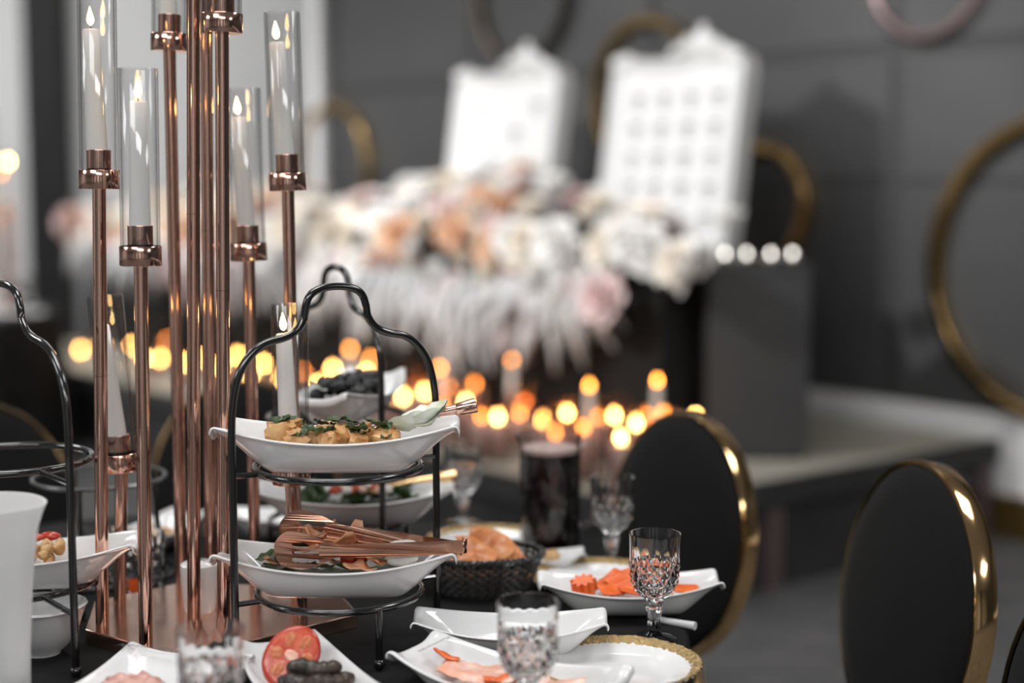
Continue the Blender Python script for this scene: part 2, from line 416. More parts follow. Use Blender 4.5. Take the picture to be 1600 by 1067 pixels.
# ------------------------------------------------------------------ hoops on the dark wall
def hoop(px, py, rpx, label, tube_w=.024, depth=.05, nn=WALLN-.05, mat='hoop_gold'):
    u, z, p = on_n(px, py, nn); d = (p - Vector((0, 0, CAM_H))).dot(_f); r = rpx*d/FPX
    t = thing('wall_hoop', label, 'hoop', p, WALL_A, 'metal hoops on the dark wall')
    prof = [(r-tube_w/2, -depth/2), (r+tube_w/2, -depth/2), (r+tube_w/2, depth/2), (r-tube_w/2, depth/2)]
    mb = MB().lathe(prof, 96, closed=True)
    mb.v = [(x, z, y) for x, y, z in mb.v]
    bevel(mb.build('band', mat, t, angle=35), .006, 3)
    MB().tube([(0, depth/2, r-.01), (0, .062, r-.01)], .008, 8).build('wall_pin', 'wire', t)
    return t
hoop(1662, 422, 238, 'large gold hoop at the right edge of the dark wall', .05, .07)
hoop(1188, 322, 92, 'small gold hoop beside the right seating board', .045, .06)
hoop(1450, -52, 106, 'metal hoop high on the wall at the upper right, coloured for its pink reflection', .036, .06, WALLN-.05, 'hoop_pink_reflection')
hoop(1010, 150, 116, 'gold hoop showing above and left of the right seating board', .04, .06)
hoop(815, -12, 108, 'hoop at the top edge above the left seating board, coloured for its dark reflection', .03, .06, WALLN-.05, 'hoop_dark_reflection')
hoop(522, 262, 96, 'gold hoop left of the left seating board, behind the flowers', .045, .06)

# ------------------------------------------------------------------ seating boards with ornate white frames
def board(pxc, label, marks):
    u, _, _ = on_n(pxc, 300, 1.22)
    t = thing('seating_board', label, 'sign', st(u, 1.18, STZ+TH+.009), WALL_A, 'ornate framed boards on the flower table')
    W, H, lean, T = .385, .855, R(8), .10
    root = Matrix.Rotation(-lean, 4, 'X')
    def X(mb): mb.v = [tuple(root @ Vector(v)) for v in mb.v]; return mb
    # outer outline with round shoulders
    def outline(w, h, r, z0):
        p = [(-w, z0), (w, z0)]
        for i in range(9):
            a = PI/2*i/8; p.append((w-r+r*math.cos(a), h-r+r*math.sin(a)))
        for k in range(1, 16):
            s = k/16; p.append((w-r-(2*w-2*r)*s, h-.022*math.sin(PI*s)**.6 + .02*math.exp(-((s-.28)/.12)**2)))
        for i in range(9):
            a = PI/2+PI/2*i/8; p.append((-w+r+r*math.cos(a), h-r+r*math.sin(a)))
        return p
    o, i_ = outline(W, H, .085, .0), outline(W-.06, H-.06, .05, .06)
    n = len(o); y0, y1 = -T/2, T/2
    v = [(x, y0+.012, z) for x, z in o] + [(x*.92, y0-.012, .03+(z-.0)*.945) for x, z in o] + [(x, y0+.018, z) for x, z in i_] + [(x, y1, z) for x, z in o] + [(x, y1, z) for x, z in i_]
    f = []
    for k in range(n):
        q = (k+1) % n
        f += [(k, q, n+q, n+k), (n+k, n+q, 2*n+q, 2*n+k), (k, q, 3*n+q, 3*n+k), (3*n+k, 3*n+q, 4*n+q, 4*n+k), (2*n+k, 2*n+q, 4*n+q, 4*n+k)]
    X(MB().add(v, f)).build('frame', 'white_frame', t, angle=50)
    pn = X(MB().prism([(x, z) for x, z in i_], 0, 0.01))
    pm = MB(); q = len(i_)
    pm.add([(x, y0+.02, z) for x, z in i_] + [(x, y0+.03, z) for x, z in i_], [tuple(range(q)), tuple(range(2*q-1, q-1, -1))] + [(k, (k+1) % q, q+(k+1) % q, q+k) for k in range(q)])
    X(pm).build('card', 'white_card', t, smooth=False)
    # crest of scrolls on the top rail and corner
    CX = .13
    cr = MB().ball((CX, y0+.02, H+.045), .045, 14, 10, (1, .5, 1.05))
    cr.ball((CX, y0+.02, H+.095), .02, 10, 8)
    for sx in (-1, 1):
        for (dx, dz, rr) in ((.065, .03, .034), (.105, .015, .026), (.15, .002, .02)):
            cr.ball((CX+sx*dx, y0+.02, H+dz), rr, 12, 8, (1.1, .6, .9))
        cr.tube([(CX+sx*(.05+.1*k/10), y0, H+.05-.06*k/10+.012*math.sin(k)) for k in range(11)], .012, 8)
    X(cr).build('crest', 'white_frame', t)
    for sx in (-1, 1):
        c2 = MB().ball((sx*(W-.05), y0, H-.03), .04, 12, 8, (1.1, .6, .8)).ball((sx*(W-.1), y0, H-.01), .026, 10, 8, (1.2, .6, .8))
        X(c2).build('corner_scroll', 'white_frame', t)
    for r_ in range(5):
        for c_ in range(4):
            if not marks and (r_*4+c_) % 3: continue
            x0 = -.235 + c_*.155; z0 = .665 - r_*.125
            mb = MB()
            for k in range(3):
                hw = .03 + .012*random.random()
                mb.box(x0+.03-hw*(.7 if k else 1), x0+.03+hw*(.7 if k else 1), y0+.0185, y0+.0198, z0-k*.022, z0-k*.022+(.018 if k == 0 else .008))
            if not marks: mb.v = [(x_*1, y_, z_) for x_, y_, z_ in mb.v]
            X(mb).build('guest_list', 'board_ink' if marks else 'ink', t, smooth=False)
    return t
board(1044, 'right, larger-looking white ornate framed seating board with rows of names', True)
board(781, 'left white ornate framed board, its print almost bleached out', False)

# ------------------------------------------------------------------ flowers
def rose_mesh(name, mat, seed, petals=26, open_=1.0):
    rnd = random.Random(seed); mb = MB()
    for k in range(petals):
        t = k/petals; a = k*2.399; rad = .15+.85*t; tilt = (1.35-1.15*t*open_)
        wdt = .30+.42*t; hgt = .75-.05*t; cu = rnd.uniform(.8, 1.2)
        ca, sa = math.cos(a), math.sin(a)
        def fn(i, j):
            x = (j-.5)*2*wdt*(math.sin(PI*(.15+.8*i)))
            h = i*hgt; bend = .18*i*i*cu
            r_ = .12+rad*.25 + h*math.cos(tilt) + bend*t - .35*(x*x)
            z_ = h*math.sin(tilt) - bend*.5*t + .05*noise.noise(Vector((x*3, h*3, k)))
            return (ca*r_ - sa*x, sa*r_ + ca*x, z_)
        mb.grid(fn, 5, 4)
    mb.ball((0, 0, .05), .28, 8, 6)
    mb.v = [(x*.062, y*.062, z*.062) for x, y, z in mb.v]
    return mb.mesh(name, mat, angle=80, fix=False)
roses = [rose_mesh('rose_'+m, m, i) for i, m in enumerate(('rose_white', 'rose_white', 'rose_cream', 'rose_peach', 'rose_blush'))]
def spray_mesh(name, mat, seed, blades=11):
    rnd = random.Random(seed); mb = MB()
    for k in range(blades):
        a = rnd.uniform(-.7, .7); L = rnd.uniform(.16, .34); wv = rnd.uniform(.012, .026); out = rnd.uniform(.03, .11); ph = rnd.uniform(-.4, .4)
        def fn(i, j):
            ww = wv*math.sin(PI*(.06+.9*i)); s = (j-.5)*2
            return (math.sin(a)*L*i + s*ww, -out*math.sin(PI*.6*i) + .006*abs(s) - k*.003, -math.cos(a)*L*(i**1.2) + .02*math.sin(3*i+ph))
        mb.grid(fn, 8, 3)
    return mb.mesh(name, mat, angle=80, fix=False)
sprays = [spray_mesh('spray_a', 'leaf_pale', 1), spray_mesh('spray_b', 'leaf_pale', 2), spray_mesh('spray_c', 'leaf_rose', 3)]
gar = thing('flower_garland', 'long garland of white, cream and peach roses with drooping pale leaves', 'flowers', st(0, 0, STZ+TH), WALL_A)
rf = random.Random(5)
def topz(u): return (.06 if u > -.55 else .30 + .05*math.sin(u*2.3)) - (.10 if u < -4.3 else 0) - (.06 if -1.1 < u < -.55 else 0)
def lowz(u):
    if u > -.62: return -.16
    if u > -1.35: return -.35 + .10*math.sin(u*9)
    if u > -2.9: return -.34 + .08*math.sin(u*5)
    return -.18 + .05*math.sin(u*4)
MB().grid(lambda i, j: (-5.75+5.25*i, .98-.34*math.sin(PI*j)*1.0 + .3*j*0 - (.0 if j < .5 else -.0), 0) if False else
          (-5.7+5.1*i, 1.05-.32*math.cos(PI*(j-.5)), max(.0, (.16+.03*math.sin(i*40))*math.sin(PI*j))+.003), 60, 9).build('moss_bed', 'leaf_rose', gar)
for k in range(285):
    u = -rf.uniform(.35, 5.75); v = rf.random()
    tz, lz = topz(u), lowz(u)
    if v < .50:                                   # mound
        s = rf.random(); z = .03 + (tz-.03)*s; n = .60 + .50*s**1.5 + rf.uniform(-.05, .05)
    else:                                         # cascade
        s = rf.random()**1.4; z = .10 + (lz+.02)*s; n = .60 - rf.uniform(0, .08)
    peach = .5+.5*math.sin(u*3.1+1.0)
    pool = [0, 1, 2, 2] if rf.random() > .45*peach + (.08 if z < .12 else .05) else [3, 3, 4]
    if z < -.05: pool = [0, 1, 4]
    ro = place('rose', roses[rf.choice(pool)], gar, (u, n, z))
    dirv = Vector((rf.uniform(-.5, .5), -1+ (s if v < .50 else 0)*.5, .25+ (s if v < .50 else 0)*.9)).normalized()
    ro.rotation_euler = dirv.to_track_quat('Z', 'Y').to_euler(); ro.scale = (rf.uniform(.95, 1.55),)*3
for k in range(52):
    u = -rf.uniform(.60, 5.6) if k % 9 else -rf.uniform(.60, 1.35); lz = lowz(u)
    z = rf.uniform(lz+.20, -.03); n = .60 - rf.uniform(0, .06)
    sp = place('drooping_leaves', sprays[rf.choice((0, 0, 1, 1, 2))], gar, (u, n, z), (rf.uniform(-.15, .25), rf.uniform(-.35, .35), rf.uniform(-.5, .5)))
    sp.scale = (rf.uniform(.7, 1.15)*1,)*3

# ------------------------------------------------------------------ candles of glass on stage
def flame_mesh(name, mat, r=.005, h=.026):
    prof = [(.0004, 0), (r*.75, h*.12), (r, h*.3), (r*.8, h*.52), (r*.45, h*.76), (r*.15, h*.93), (.0003, h)]
    return MB().lathe(prof, 12).mesh(name, mat)
FL = {k: flame_mesh(k, k, *v) for k, v in dict(flame_far=(.0085, .030), flame_dim=(.008, .028), glint_pale=(.008, .028)).items()}
VG = {}
def tumbler_mesh(name, r, h, mat, th=.0025, n=24):
    prof = [(.0005, 0), (r*.96, 0), (r, .004), (r, h), (r-th, h), (r-th, .008), (.0005, .008)]
    return MB().lathe(prof, n).mesh(name, mat, angle=50)
for nm, r, h in (('low', .045, .10), ('mid', .05, .15), ('tall', .05, .22)): VG[nm] = (tumbler_mesh('votive_glass_'+nm, r, h, 'rose_glass'), r, h)
wax_me = MB().lathe([(.0005, 0), (.034, 0), (.036, .003), (.036, .97), (.033, 1), (.0005, .99)], 20).mesh('votive_wax', 'wax')
def votive(u, n, zf, base, kind, dim=False, label=None):
    t = thing('votive_candle', label or 'small lit candle in a glass holder on the stage before the flowers', 'candle', st(u, n, base), 0, 'lit candles along the stage front')
    hz = zf - base
    g, r, h = VG['low' if hz < .075 else ('mid' if hz < .13 else 'tall')]
    place('glass', g, t)
    hw = max(.02, hz-.012)
    place('wax', wax_me, t, (0, 0, .0085), None, (.9, .9, hw-.0085))
    place('flame', FL['flame_dim' if dim else 'flame_far'], t, (0, 0, hw+.001))
    return t
flames = [(126, 550, .3, 0), (160, 556, .52, 0), (207, 540, .5, 0), (226, 560, .15, 0), (250, 560, .3, 0), (262, 532, .52, 1), (290, 566, .15, 0), (318, 560, .45, 0), (345, 572, .2, 0), (372, 556, .4, 0), (392, 584, .1, 0), (412, 568, .3, 0), (440, 590, .12, 0), (472, 580, .45, 1), (498, 600, .15, 0), (520, 577, .3, 0), (545, 590, .5, 0), (572, 582, .35, 0),
          (600, 612, .15, 1), (630, 620, .22, 0), (648, 600, .5, 1), (664, 612, .4, 0), (690, 634, .12, 1), (702, 604, .5, 1), (728, 628, .25, 0), (752, 650, .1, 1), (778, 652, .14, 0), (812, 646, .35, 1), (848, 657, .2, 0), (868, 676, .06, 1), (886, 646, .4, 0), (912, 668, .15, 1), (935, 652, .4, 1), (970, 684, .1, 0), (994, 662, .3, 0), (1010, 650, .45, 1), (1036, 646, .5, 1), (1087, 652, .52, 0), (580, 560, .52, 1), (742, 600, .52, 1), (820, 628, .52, 1), (960, 650, .5, 0)]
ORD = ['first', 'second', 'third', 'fourth', 'fifth', 'sixth', 'seventh', 'eighth', 'ninth', 'tenth', 'eleventh', 'twelfth', 'thirteenth']
ZONES = [(145, 'left of the leftmost copper pole'), (360, 'seen between the copper poles'), (600, 'seen through the front stand arch'), (690, 'beside the right leg of the front stand arch'), (815, 'between the front stand and the jug'), (915, 'straight above the jug'), (9999, 'between the jug and the round chair back')]
cnt = {}
for (px, py, n, dim) in sorted(flames):
    u, z, p = on_n(px, py, n)
    zn = next(q for lim, q in ZONES if px < lim); cnt[zn] = cnt.get(zn, -1)+1
    votive(u, n, max(z, STZ+.04), STZ, 'low', dim, '%s glass stage candle from the left, %s' % (ORD[cnt[zn]], zn))
def tall_candle(px, py, n, label):
    u, z, p = on_n(px, py, n)
    t = thing('pillar_candle', label, 'candle', st(u, n, STZ), 0, 'tall tapers among the stage candles')
    h = z-STZ-.012
    MB().lathe([(.0005, 0), (.045, 0), (.045, .012), (.018, .03), (.014, .06), (.024, .075), (.026, .09), (.0005, .09)], 20).build('holder', 'copper', t)
    MB().lathe([(.0005, .09), (.0165, .09), (.013, h-.002), (.0005, h)], 16).build('wax', 'wax', t)
    place('flame', FL['flame_dim'], t, (0, 0, h))
tall_candle(547, 545, .35, 'tall taper with an orange flame left of the tray stand arch leg')
tall_candle(687, 575, .35, 'tall taper with an orange flame between the arch leg and the jug')
tall_candle(921, 602, .2, 'tall pale taper with orange flame above the cut glass jug')
tall_candle(1027, 594, .35, 'tall taper with a dim flame just above the round chair back')
tall_candle(800, 562, .5, 'tall taper with a dim red flame under the hanging leaves')
# small crystal votives on plinth
cr_me = tumbler_mesh('crystal_votive', .032, .05, 'tube_glass', .004, 12)
for k in range(4):
    t = thing('crystal_votive', '%s small glittering glass votive from the left on the plinth' % ORD[k], 'candle', pl.location + Vector((-.13+.085*k, -.09+.03*(k % 2), .72)), 0, 'glass votives on the plinth')
    place('glass', cr_me, t); place('wax', wax_me, t, (0, 0, .0085), None, (.72, .72, .025)); place('flame', FL['glint_pale'], t, (0, 0, .034), None, .8)  # pale glow added here imitates the glass glinting, not a seen flame

# ================================================================== THE NEAR TABLE
TC = Vector((-.53, 2.33)); TR = .80
tb = thing('round_table', 'round dining table under a black cloth, laid with dishes', 'table', (TC.x, TC.y, 0))
MB().lathe([(.001, TZ-.03), (TR-.02, TZ-.03), (TR-.02, TZ-.004), (.001, TZ-.004)], 64).build('tabletop', 'wood', tb)
MB().lathe([(.25, 0), (.25, .02), (.05, .05), (.04, TZ-.03)], 24).build('pedestal', 'wire', tb)
def clothfn(r, z, a, i):
    k = max(0, (TZ-.05-z)/.6); return r + k*.045*math.sin(a*17) + k*.02*math.sin(a*29+1)
MB().lathe([(.001, TZ)] + [(TR*k/8, TZ) for k in range(1, 8)] + [(TR-.012, TZ), (TR-.003, TZ-.003), (TR+.002, TZ-.012), (TR+.006, TZ-.06), (TR+.012, TZ-.14), (TR+.02, TZ-.245)], 160, fn=clothfn).build('tablecloth', 'cloth', tb)

# ------------------------------------------------------------------ dishes
def boat_mesh(name, L, w0, w1, r0, r1, flat=.55, pw=2.6, dend=.012, lip=True, th=.0042):
    mb = MB(); ns, nt = 29, 17; rows_ = []
    def row(s, dx=0, dz=0, k=1):
        a = abs(s); wv = w1 + (w0-w1)*(1-a**2.2); rim = r0 + (r1-r0)*a*a
        q = max(0, (a-flat)/(1-flat)); q = q*q*(3-2*q)*.45 + q*.55
        zb = q*(r1-dend); out = []
        out.append((s*L+dx, -wv-.008, rim+.0005+dz))
        for j in range(nt):
            t = -1+2*j/(nt-1); z = zb + (rim-zb)*abs(t)**pw
            out.append((s*L+dx, wv*t, z+dz))
        out.append((s*L+dx, wv+.008, rim+.0005+dz))
        return out
    if lip: rows_ += [row(-1, -.013, -.013), row(-1, -.012, -.004), row(-1, -.007, .001)]
    rows_ += [row(-1+2*i/(ns-1)) for i in range(ns)]
    if lip: rows_ += [row(1, .007, .001), row(1, .012, -.004), row(1, .013, -.013)]
    m = len(rows_[0]); v = [p for r_ in rows_ for p in r_]
    f = [(i*m+j, (i+1)*m+j, (i+1)*m+j+1, i*m+j+1) for i in range(len(rows_)-1) for j in range(m-1)]
    mb.add(v, f); o = mb.build(name, 'porcelain', None, angle=180, fix=True)
    # normals up so that the shell grows downward
    if sum(p.normal.z for p in o.data.polygons) < 0: o.data.flip_normals()
    so = o.modifiers.new('s', 'SOLIDIFY'); so.thickness = th; so.offset = -1
    sb = o.modifiers.new('b', 'SUBSURF'); sb.levels = 1; sb.render_levels = 1
    me = bake(o); bpy.data.objects.remove(o); me.name = name; me.shade_smooth(); return me
BOAT = boat_mesh('boat_dish', .165, .076, .046, .050, .070)
TRAY = boat_mesh('tray_dish', .150, .070, .052, .026, .050, .6, 4.0, .010)
SQUARE = boat_mesh('square_dish', .120, .094, .088, .020, .038, .6, 4.0, .010)
def dish(me, label, x, y, z, rot=0, sc=1.0, name='boat_dish', group='white porcelain boat dishes'):
    t = thing(name, label, 'dish', (x, y, z+.0042*sc), R(rot), group)
    place('bowl', me, t, None, None, sc)
    return t
def nameprint(t, x, y, z, rot, tilt=0, size=.012):
    cu = bpy.data.curves.new('printed_name', 'FONT'); cu.body = 'Hammurabi'; cu.size = size; cu.shear = .35; cu.align_x = 'CENTER'; cu.offset = 0
    cu.resolution_u = 3; cu.materials.append(M['ink'])
    o = bpy.data.objects.new('printed_name', cu); C.objects.link(o)
    me = bpy.data.meshes.new_from_object(o.evaluated_get(bpy.context.evaluated_depsgraph_get())); bpy.data.objects.remove(o)
    place('printed_name', me, t, (x, y, z+.0012), (tilt, 0, rot))

# ------------------------------------------------------------------ tiered stands
ARCH = [(1, .0), (1, .12), (1, .24), (1, .33), (.985, .372), (.93, .412), (.82, .440), (.68, .456), (.52, .462), (.40, .470), (.315, .487), (.292, .505), (.25, .521), (.15, .530), (0, .533)]
RING_LO, RING_HI, RING_R = .088, .272, .120
def stand(label, cx, cy, ang, half=.158, cross=R(-100), hump=1.0):
    t = thing('tiered_stand', label, 'stand', (cx, cy, TZ), ang, 'black wire two tier dish stands')
    pts = [(x*half, 0, z*hump) for x, z in ARCH] + [(-x*half, 0, z*hump) for x, z in reversed(ARCH[:-1])]
    MB().tube(catmull(pts, 6), .0056, 12).build('arch', 'wire', t)
    for s in (-1, 1): MB().ball((s*half, 0, .0085), .0085).build('foot', 'wire', t)
    for z in (RING_LO, RING_HI):
        rg = MB().tube([(RING_R*math.cos(2*PI*k/56), RING_R*math.sin(2*PI*k/56), z) for k in range(56)], .0052, 10, True).build('ring', 'wire', t)
        for s in (-1, 1): MB().tube([(s*half, 0, z), (s*RING_R, 0, z)], .0042, 8).build('rod', 'wire', rg)
    for s in (0, PI):
        a = cross+s; c_, s_ = math.cos(a)*RING_R, math.sin(a)*RING_R
        lg = MB().tube([(c_, s_, RING_LO), (c_, s_, .008)], .0052, 10).build('leg', 'wire', t)
        MB().ball((c_, s_, .0085), .0085).build('foot_ball', 'wire', lg)
    return t
fA, fB = at_z(369, 1040, TZ), at_z(683, 988, TZ)
c1 = (fA+fB)/2; a1 = math.atan2((fB-fA).y, (fB-fA).x)
fC = at_z(609, 1056, TZ)
crs = math.atan2(fC.y-c1.y, fC.x-c1.x) - a1
stand('black wire two tier stand in front, holding a full dish on each ring', c1.x, c1.y, a1, (fB-fA).length/2, crs)
f2 = at_z(119, 1058, TZ); c2 = Vector((-.748, 2.25, TZ)); v2 = f2-c2
stand('black wire stand cut by the left edge, its upper ring empty', c2.x, c2.y, math.atan2(v2.y, v2.x), v2.length, R(105))
c3 = at_y(529, 780, 2.66)
stand('black wire stand behind the front one, holding olives above and green salad below', c3.x, c3.y, R(-56), .158, R(60))
HI, LO = TZ+RING_HI+.0052-.0135, TZ+RING_LO+.0052-.0135
d_hi = dish(BOAT, 'white boat dish of golden roasted cubes on the front stand, upper ring', c1.x, c1.y, HI, 2)
d_lo = dish(BOAT, 'white boat dish of crisps with copper tongs on the front stand, lower ring', c1.x-.004, c1.y, LO, 1)
d_2 = dish(BOAT, 'white boat dish on the lower ring of the stand at the left edge', c2.x+.015, c2.y-.01, LO, 4)
d_3h = dish(BOAT, 'white boat dish of black olives seen end on behind the front stand', c3.x+.02, c3.y, HI, 78)
d_3l = dish(BOAT, 'white boat dish of green salad on the rear stand, lower ring', c3.x+.028, c3.y-.015, LO, 3)
pe = at_z(797, 1000, TZ)
d_e = dish(BOAT, 'empty white boat dish between the basket and the front goblet', pe.x, 2.165, TZ, -1, .80)
d_c = dish(BOAT, 'white boat dish of orange carrot slices beside the front right goblet', .186, 2.375, TZ, 2, .82)
d_s = dish(BOAT, 'small white dish with pink and beige pieces in front of the jug', .040, 2.640, TZ, 2, .50)
d_n = dish(BOAT, 'white dish of nuts far back behind the copper poles', -.665, 2.80, TZ, 70, .7)
d_n2 = dish(BOAT, 'empty white dish far back between the copper poles', -.42, 2.90, TZ, 12, .8)
# tomato tray, salmon tray, front left square dish
d_t = dish(TRAY, 'white tray dish with tomato slice and dark rolls at bottom centre', -.262, 1.965, TZ, -63, .95, 'tray_dish', 'white printed tray dishes')
nameprint(d_t, -.128, .010, .0440, -PI/2, R(12), .017)
d_f = dish(TRAY, 'white tray dish with smoked salmon behind the front goblet', -.005, 1.985, TZ, -30, .98, 'tray_dish', 'white printed tray dishes')
nameprint(d_f, -.128, .012, .0440, -PI/2, R(12), .017)
d_q = dish(SQUARE, 'wide white square dish with pink meat at the bottom left', -.480, 1.945, TZ, -107, 1.0, 'square_dish', 'white printed tray dishes')
nameprint(d_q, -.112, -.055, .0378, -PI/2, 0, .019); nameprint(d_q, -.112, .062, .0378, -PI/2, 0, .019)

# ------------------------------------------------------------------ gold rimmed plates
def plate_parts(t, r):
    MB().lathe([(.0005, .004), (r*.62, .004), (r*.70, .007), (r*.86, .013), (r*.97, .018), (r, .0195), (r, .017), (r*.86, .010), (r*.70, .003), (r*.62, 0), (.0005, 0)], 72).build('dish', 'porcelain', t)
    def fn(rr, z, a, i): return rr*(1+.006*math.sin(a*46)+.004*math.sin(a*71))
    gm = MB().lathe([(r*.87, .0135), (r*.90, .0158), (r*.935, .0182), (r*.97, .0200), (r*1.0, .0212), (r*1.008, .0195), (r*1.0, .0165)], 230, fn=fn)
    gm.v = [(x, y, z+.0022*noise.noise(Vector((x*270, y*270, r*50)))) for x, y, z in gm.v]
    gm.build('gold_rim', 'goldrim', t, angle=12)
def plate(label, x, y, r):
    t = thing('dinner_plate', label, 'plate', (x, y, TZ), 0, 'round white plates with gold rims'); plate_parts(t, r); return t
plate('round white plate with textured gold rim at the right front table edge', .145, 2.075, .118)
plate('gold rimmed white plate behind the carrot dish', .150, 2.535, .120)
plate('gold rimmed white plate behind the bread basket', -.045, 2.80, .115)
plate('gold rimmed white plate far back at the left beyond the tiered stand', -.93, 2.66, .12)

# ------------------------------------------------------------------ goblets
def goblet_mesh():
    outer = [(.0335, 0), (.034, .0025), (.030, .005), (.014, .009), (.0095, .014), (.0085, .024), (.0095, .036), (.0115, .048), (.0130, .054), (.0110, .060), (.0160, .066),
             (.0250, .072), (.0315, .080), (.0355, .090), (.0372, .098), (.0378, .106), (.0377, .116), (.0373, .128), (.0372, .140), (.0376, .150), (.0383, .158), (.0388, .1630)]
    inner = [(.0368, .1632), (.0360, .156), (.0348, .140), (.0344, .118), (.0335, .100), (.0300, .088), (.0230, .080), (.0120, .0765), (.0004, .0755)]
    def rad(z):
        for (r0, z0), (r1, z1) in zip(outer, outer[1:]):
            if z0 <= z <= z1: return r0+(r1-r0)*(z-z0)/(z1-z0)
        return outer[-1][0]
    zs = [0, .0025, .005, .009, .014, .02, .028, .036, .044, .050, .054, .058, .062] + [.065+.0031*k for k in range(17)] + [.120, .126, .132, .138, .144, .149, .154, .159, .163]
    prof = [(.0004, 0)] + [(rad(z), z) for z in zs]; no = len(prof); K_ = 14
    def fn(r, z, a, i):
        if i >= no: return r
        q = a*K_/(2*PI)
        if .064 < z < .1165:                      # pointed diamonds
            s_ = (z-.065)/.0124
            p1 = abs(((q+s_*.5) % 1)-.5)*2; p2 = abs(((q-s_*.5) % 1)-.5)*2
            return r*(1.02-.11*max(p1, p2))
        if .1165 <= z < .152: return r*(1 + .030*(2*abs((q % 1)-.5)-.5)*(1-(z-.1165)/.036))
        if .016 < z < .06: return r*(1 + .12*math.cos(a*6))
        return r
    return MB().lathe(prof + inner, K_*8, fn=fn).mesh('goblet_glass', 'crystal', angle=14)
GOB = goblet_mesh()
def goblet(label, x, y, z=TZ, sc=1):
    o = place('crystal_goblet', GOB, None, (x, y, z), (0, 0, random.random()), sc); return tag(o, label, 'goblet', 'cut crystal goblets')
goblet('sharp cut crystal goblet at the right table edge beside the carrot dish', .212, 2.235, TZ, 1.0)
goblet('cut crystal goblet beside the jug, in front of the round chair back', .176, 2.665, TZ, 1.0)
goblet('blurred cut crystal goblet behind the front stand, left of the jug', -.098, 3.0, TZ, 1.0)
goblet('blurred front goblet standing before the salmon tray', .020, 1.860, TZ, 1.02)
goblet('blurred front goblet at bottom left before the square dish', -.352, 1.745, TZ, 1.02)
# crystal tumblers at the left behind the stand
def tumbler_cut():
    def fn(r, z, a, i):
        if i in (2, 3, 4, 5, 6, 7, 8): return r*(1+.07*math.cos(a*10+(PI if i % 2 else 0)))
        return r
    return MB().lathe([(.0005, 0), (.033, 0), (.036, .008), (.036, .02), (.037, .032), (.037, .044), (.038, .056), (.038, .068), (.039, .08), (.040, .098), (.0375, .098), (.0345, .014), (.0005, .014)], 40, fn=fn).mesh('cut_tumbler', 'crystal', angle=25)
TUM = tumbler_cut()
p = at_z(222, 922, TZ)
t = thing('crystal_tumbler', 'cut crystal tumbler with an orange label between the copper poles', 'tumbler', (p.x, p.y, TZ), 0, 'crystal tumblers at the left'); place('glass', TUM, t)
MB().grid(lambda i, j: (.0405*math.cos(-1.9+.5*i), .0405*math.sin(-1.9+.5*i), .008+.022*j), 5, 3).build('label', 'label', t)
tag(place('crystal_tumbler', TUM, None, (p.x-.085, p.y+.02, TZ)), 'cut crystal tumbler just left of the leftmost front copper pole', 'tumbler', 'crystal tumblers at the left')
tag(place('crystal_tumbler', TUM, None, (-.83, 2.50, TZ), None, 1.1), 'cut crystal tumbler behind the nut dish at the left edge', 'tumbler', 'crystal tumblers at the left')

# ------------------------------------------------------------------ jug with dark drink
jx, jy = .070, 2.775
t = thing('glass_jug', 'embossed glass jug of dark drink with handle and spout', 'jug', (jx, jy, TZ), R(8))
def jfn(r, z, a, i):
    if .02 < z < .19 and r > .05 and i < 30:
        k = 11; s = z/.031
        return r*(1+.035*(1-2*abs(((a*k/(2*PI)+s*.5) % 1)-.5)*1)*(1-2*abs(((a*k/(2*PI)-s*.5) % 1)-.5)))
    if z > .2:                                   # pouring lip towards -x
        da = abs(((a-PI+PI) % (2*PI))-PI); return r*(1+.16*math.exp(-(da/.32)**2)*((z-.2)/.022))
    return r
jp = [(.0005, 0), (.052, 0), (.0545, .006)] + [(.0555, .012+.0065*k) for k in range(28)] + [(.0555, .20), (.0565, .210), (.058, .222), (.0555, .222), (.0535, .205), (.052, .015), (.0005, .015)]
MB().lathe(jp, 78, fn=jfn).build('body', 'tube_glass', t, angle=25)
def dfn(r, z, a, i):
    if r < .05: return r
    s_ = z/.031; q = a*11/(2*PI); return r*(.965+.075*(1-max(abs(((q+s_*.5) % 1)-.5), abs(((q-s_*.5) % 1)-.5))*2))
MB().lathe([(.0005, .0155), (.0510, .0156)] + [(.0505, .018+.0034*k) for k in range(50)] + [(.0505, .188), (.0005, .188)], 104, fn=dfn).build('drink', 'cola', t, angle=20)
MB().lathe([(.0005, .1885), (.0515, .1885), (.0517, .196), (.046, .1985), (.0005, .1975)], 40).build('foam', 'foam', t)
MB().tube(catmull([(.054, 0, .195), (.075, 0, .203), (.096, 0, .185), (.100, 0, .145), (.093, 0, .09), (.075, 0, .055), (.054, 0, .045)], 6), .0065, 10).build('handle', 'tube_glass', t)

# ------------------------------------------------------------------ frosted jug and small bowl at left
t = thing('plastic_pitcher', 'frosted white plastic pitcher cut by the left edge', 'pitcher', (-.672, 1.93, TZ), R(0))
def pfn(r, z, a, i):
    if z > .235:
        da = abs(((a+.2+PI) % (2*PI))-PI); return r*(1+.14*math.exp(-(da/.5)**2)*((z-.235)/.04))
    return r
MB().lathe([(.0005, 0), (.044, 0), (.046, .004), (.048, .08), (.053, .16), (.061, .235), (.066, .262), (.069, .275), (.0665, .275), (.0635, .262), (.0585, .235), (.0505, .16), (.0455, .08), (.044, .006), (.0005, .006)], 48, fn=pfn).build('body', 'frosted', t)
MB().tube(catmull([(-.063, 0, .255), (-.10, 0, .25), (-.115, 0, .20), (-.10, 0, .11), (-.049, 0, .07)], 6), .007, 10).build('handle', 'frosted', t)
p = at_z(50, 1030, TZ)
def bfn(r, z, a, i): return r*(1+.03*math.cos(a*4)*(z/.075)) 
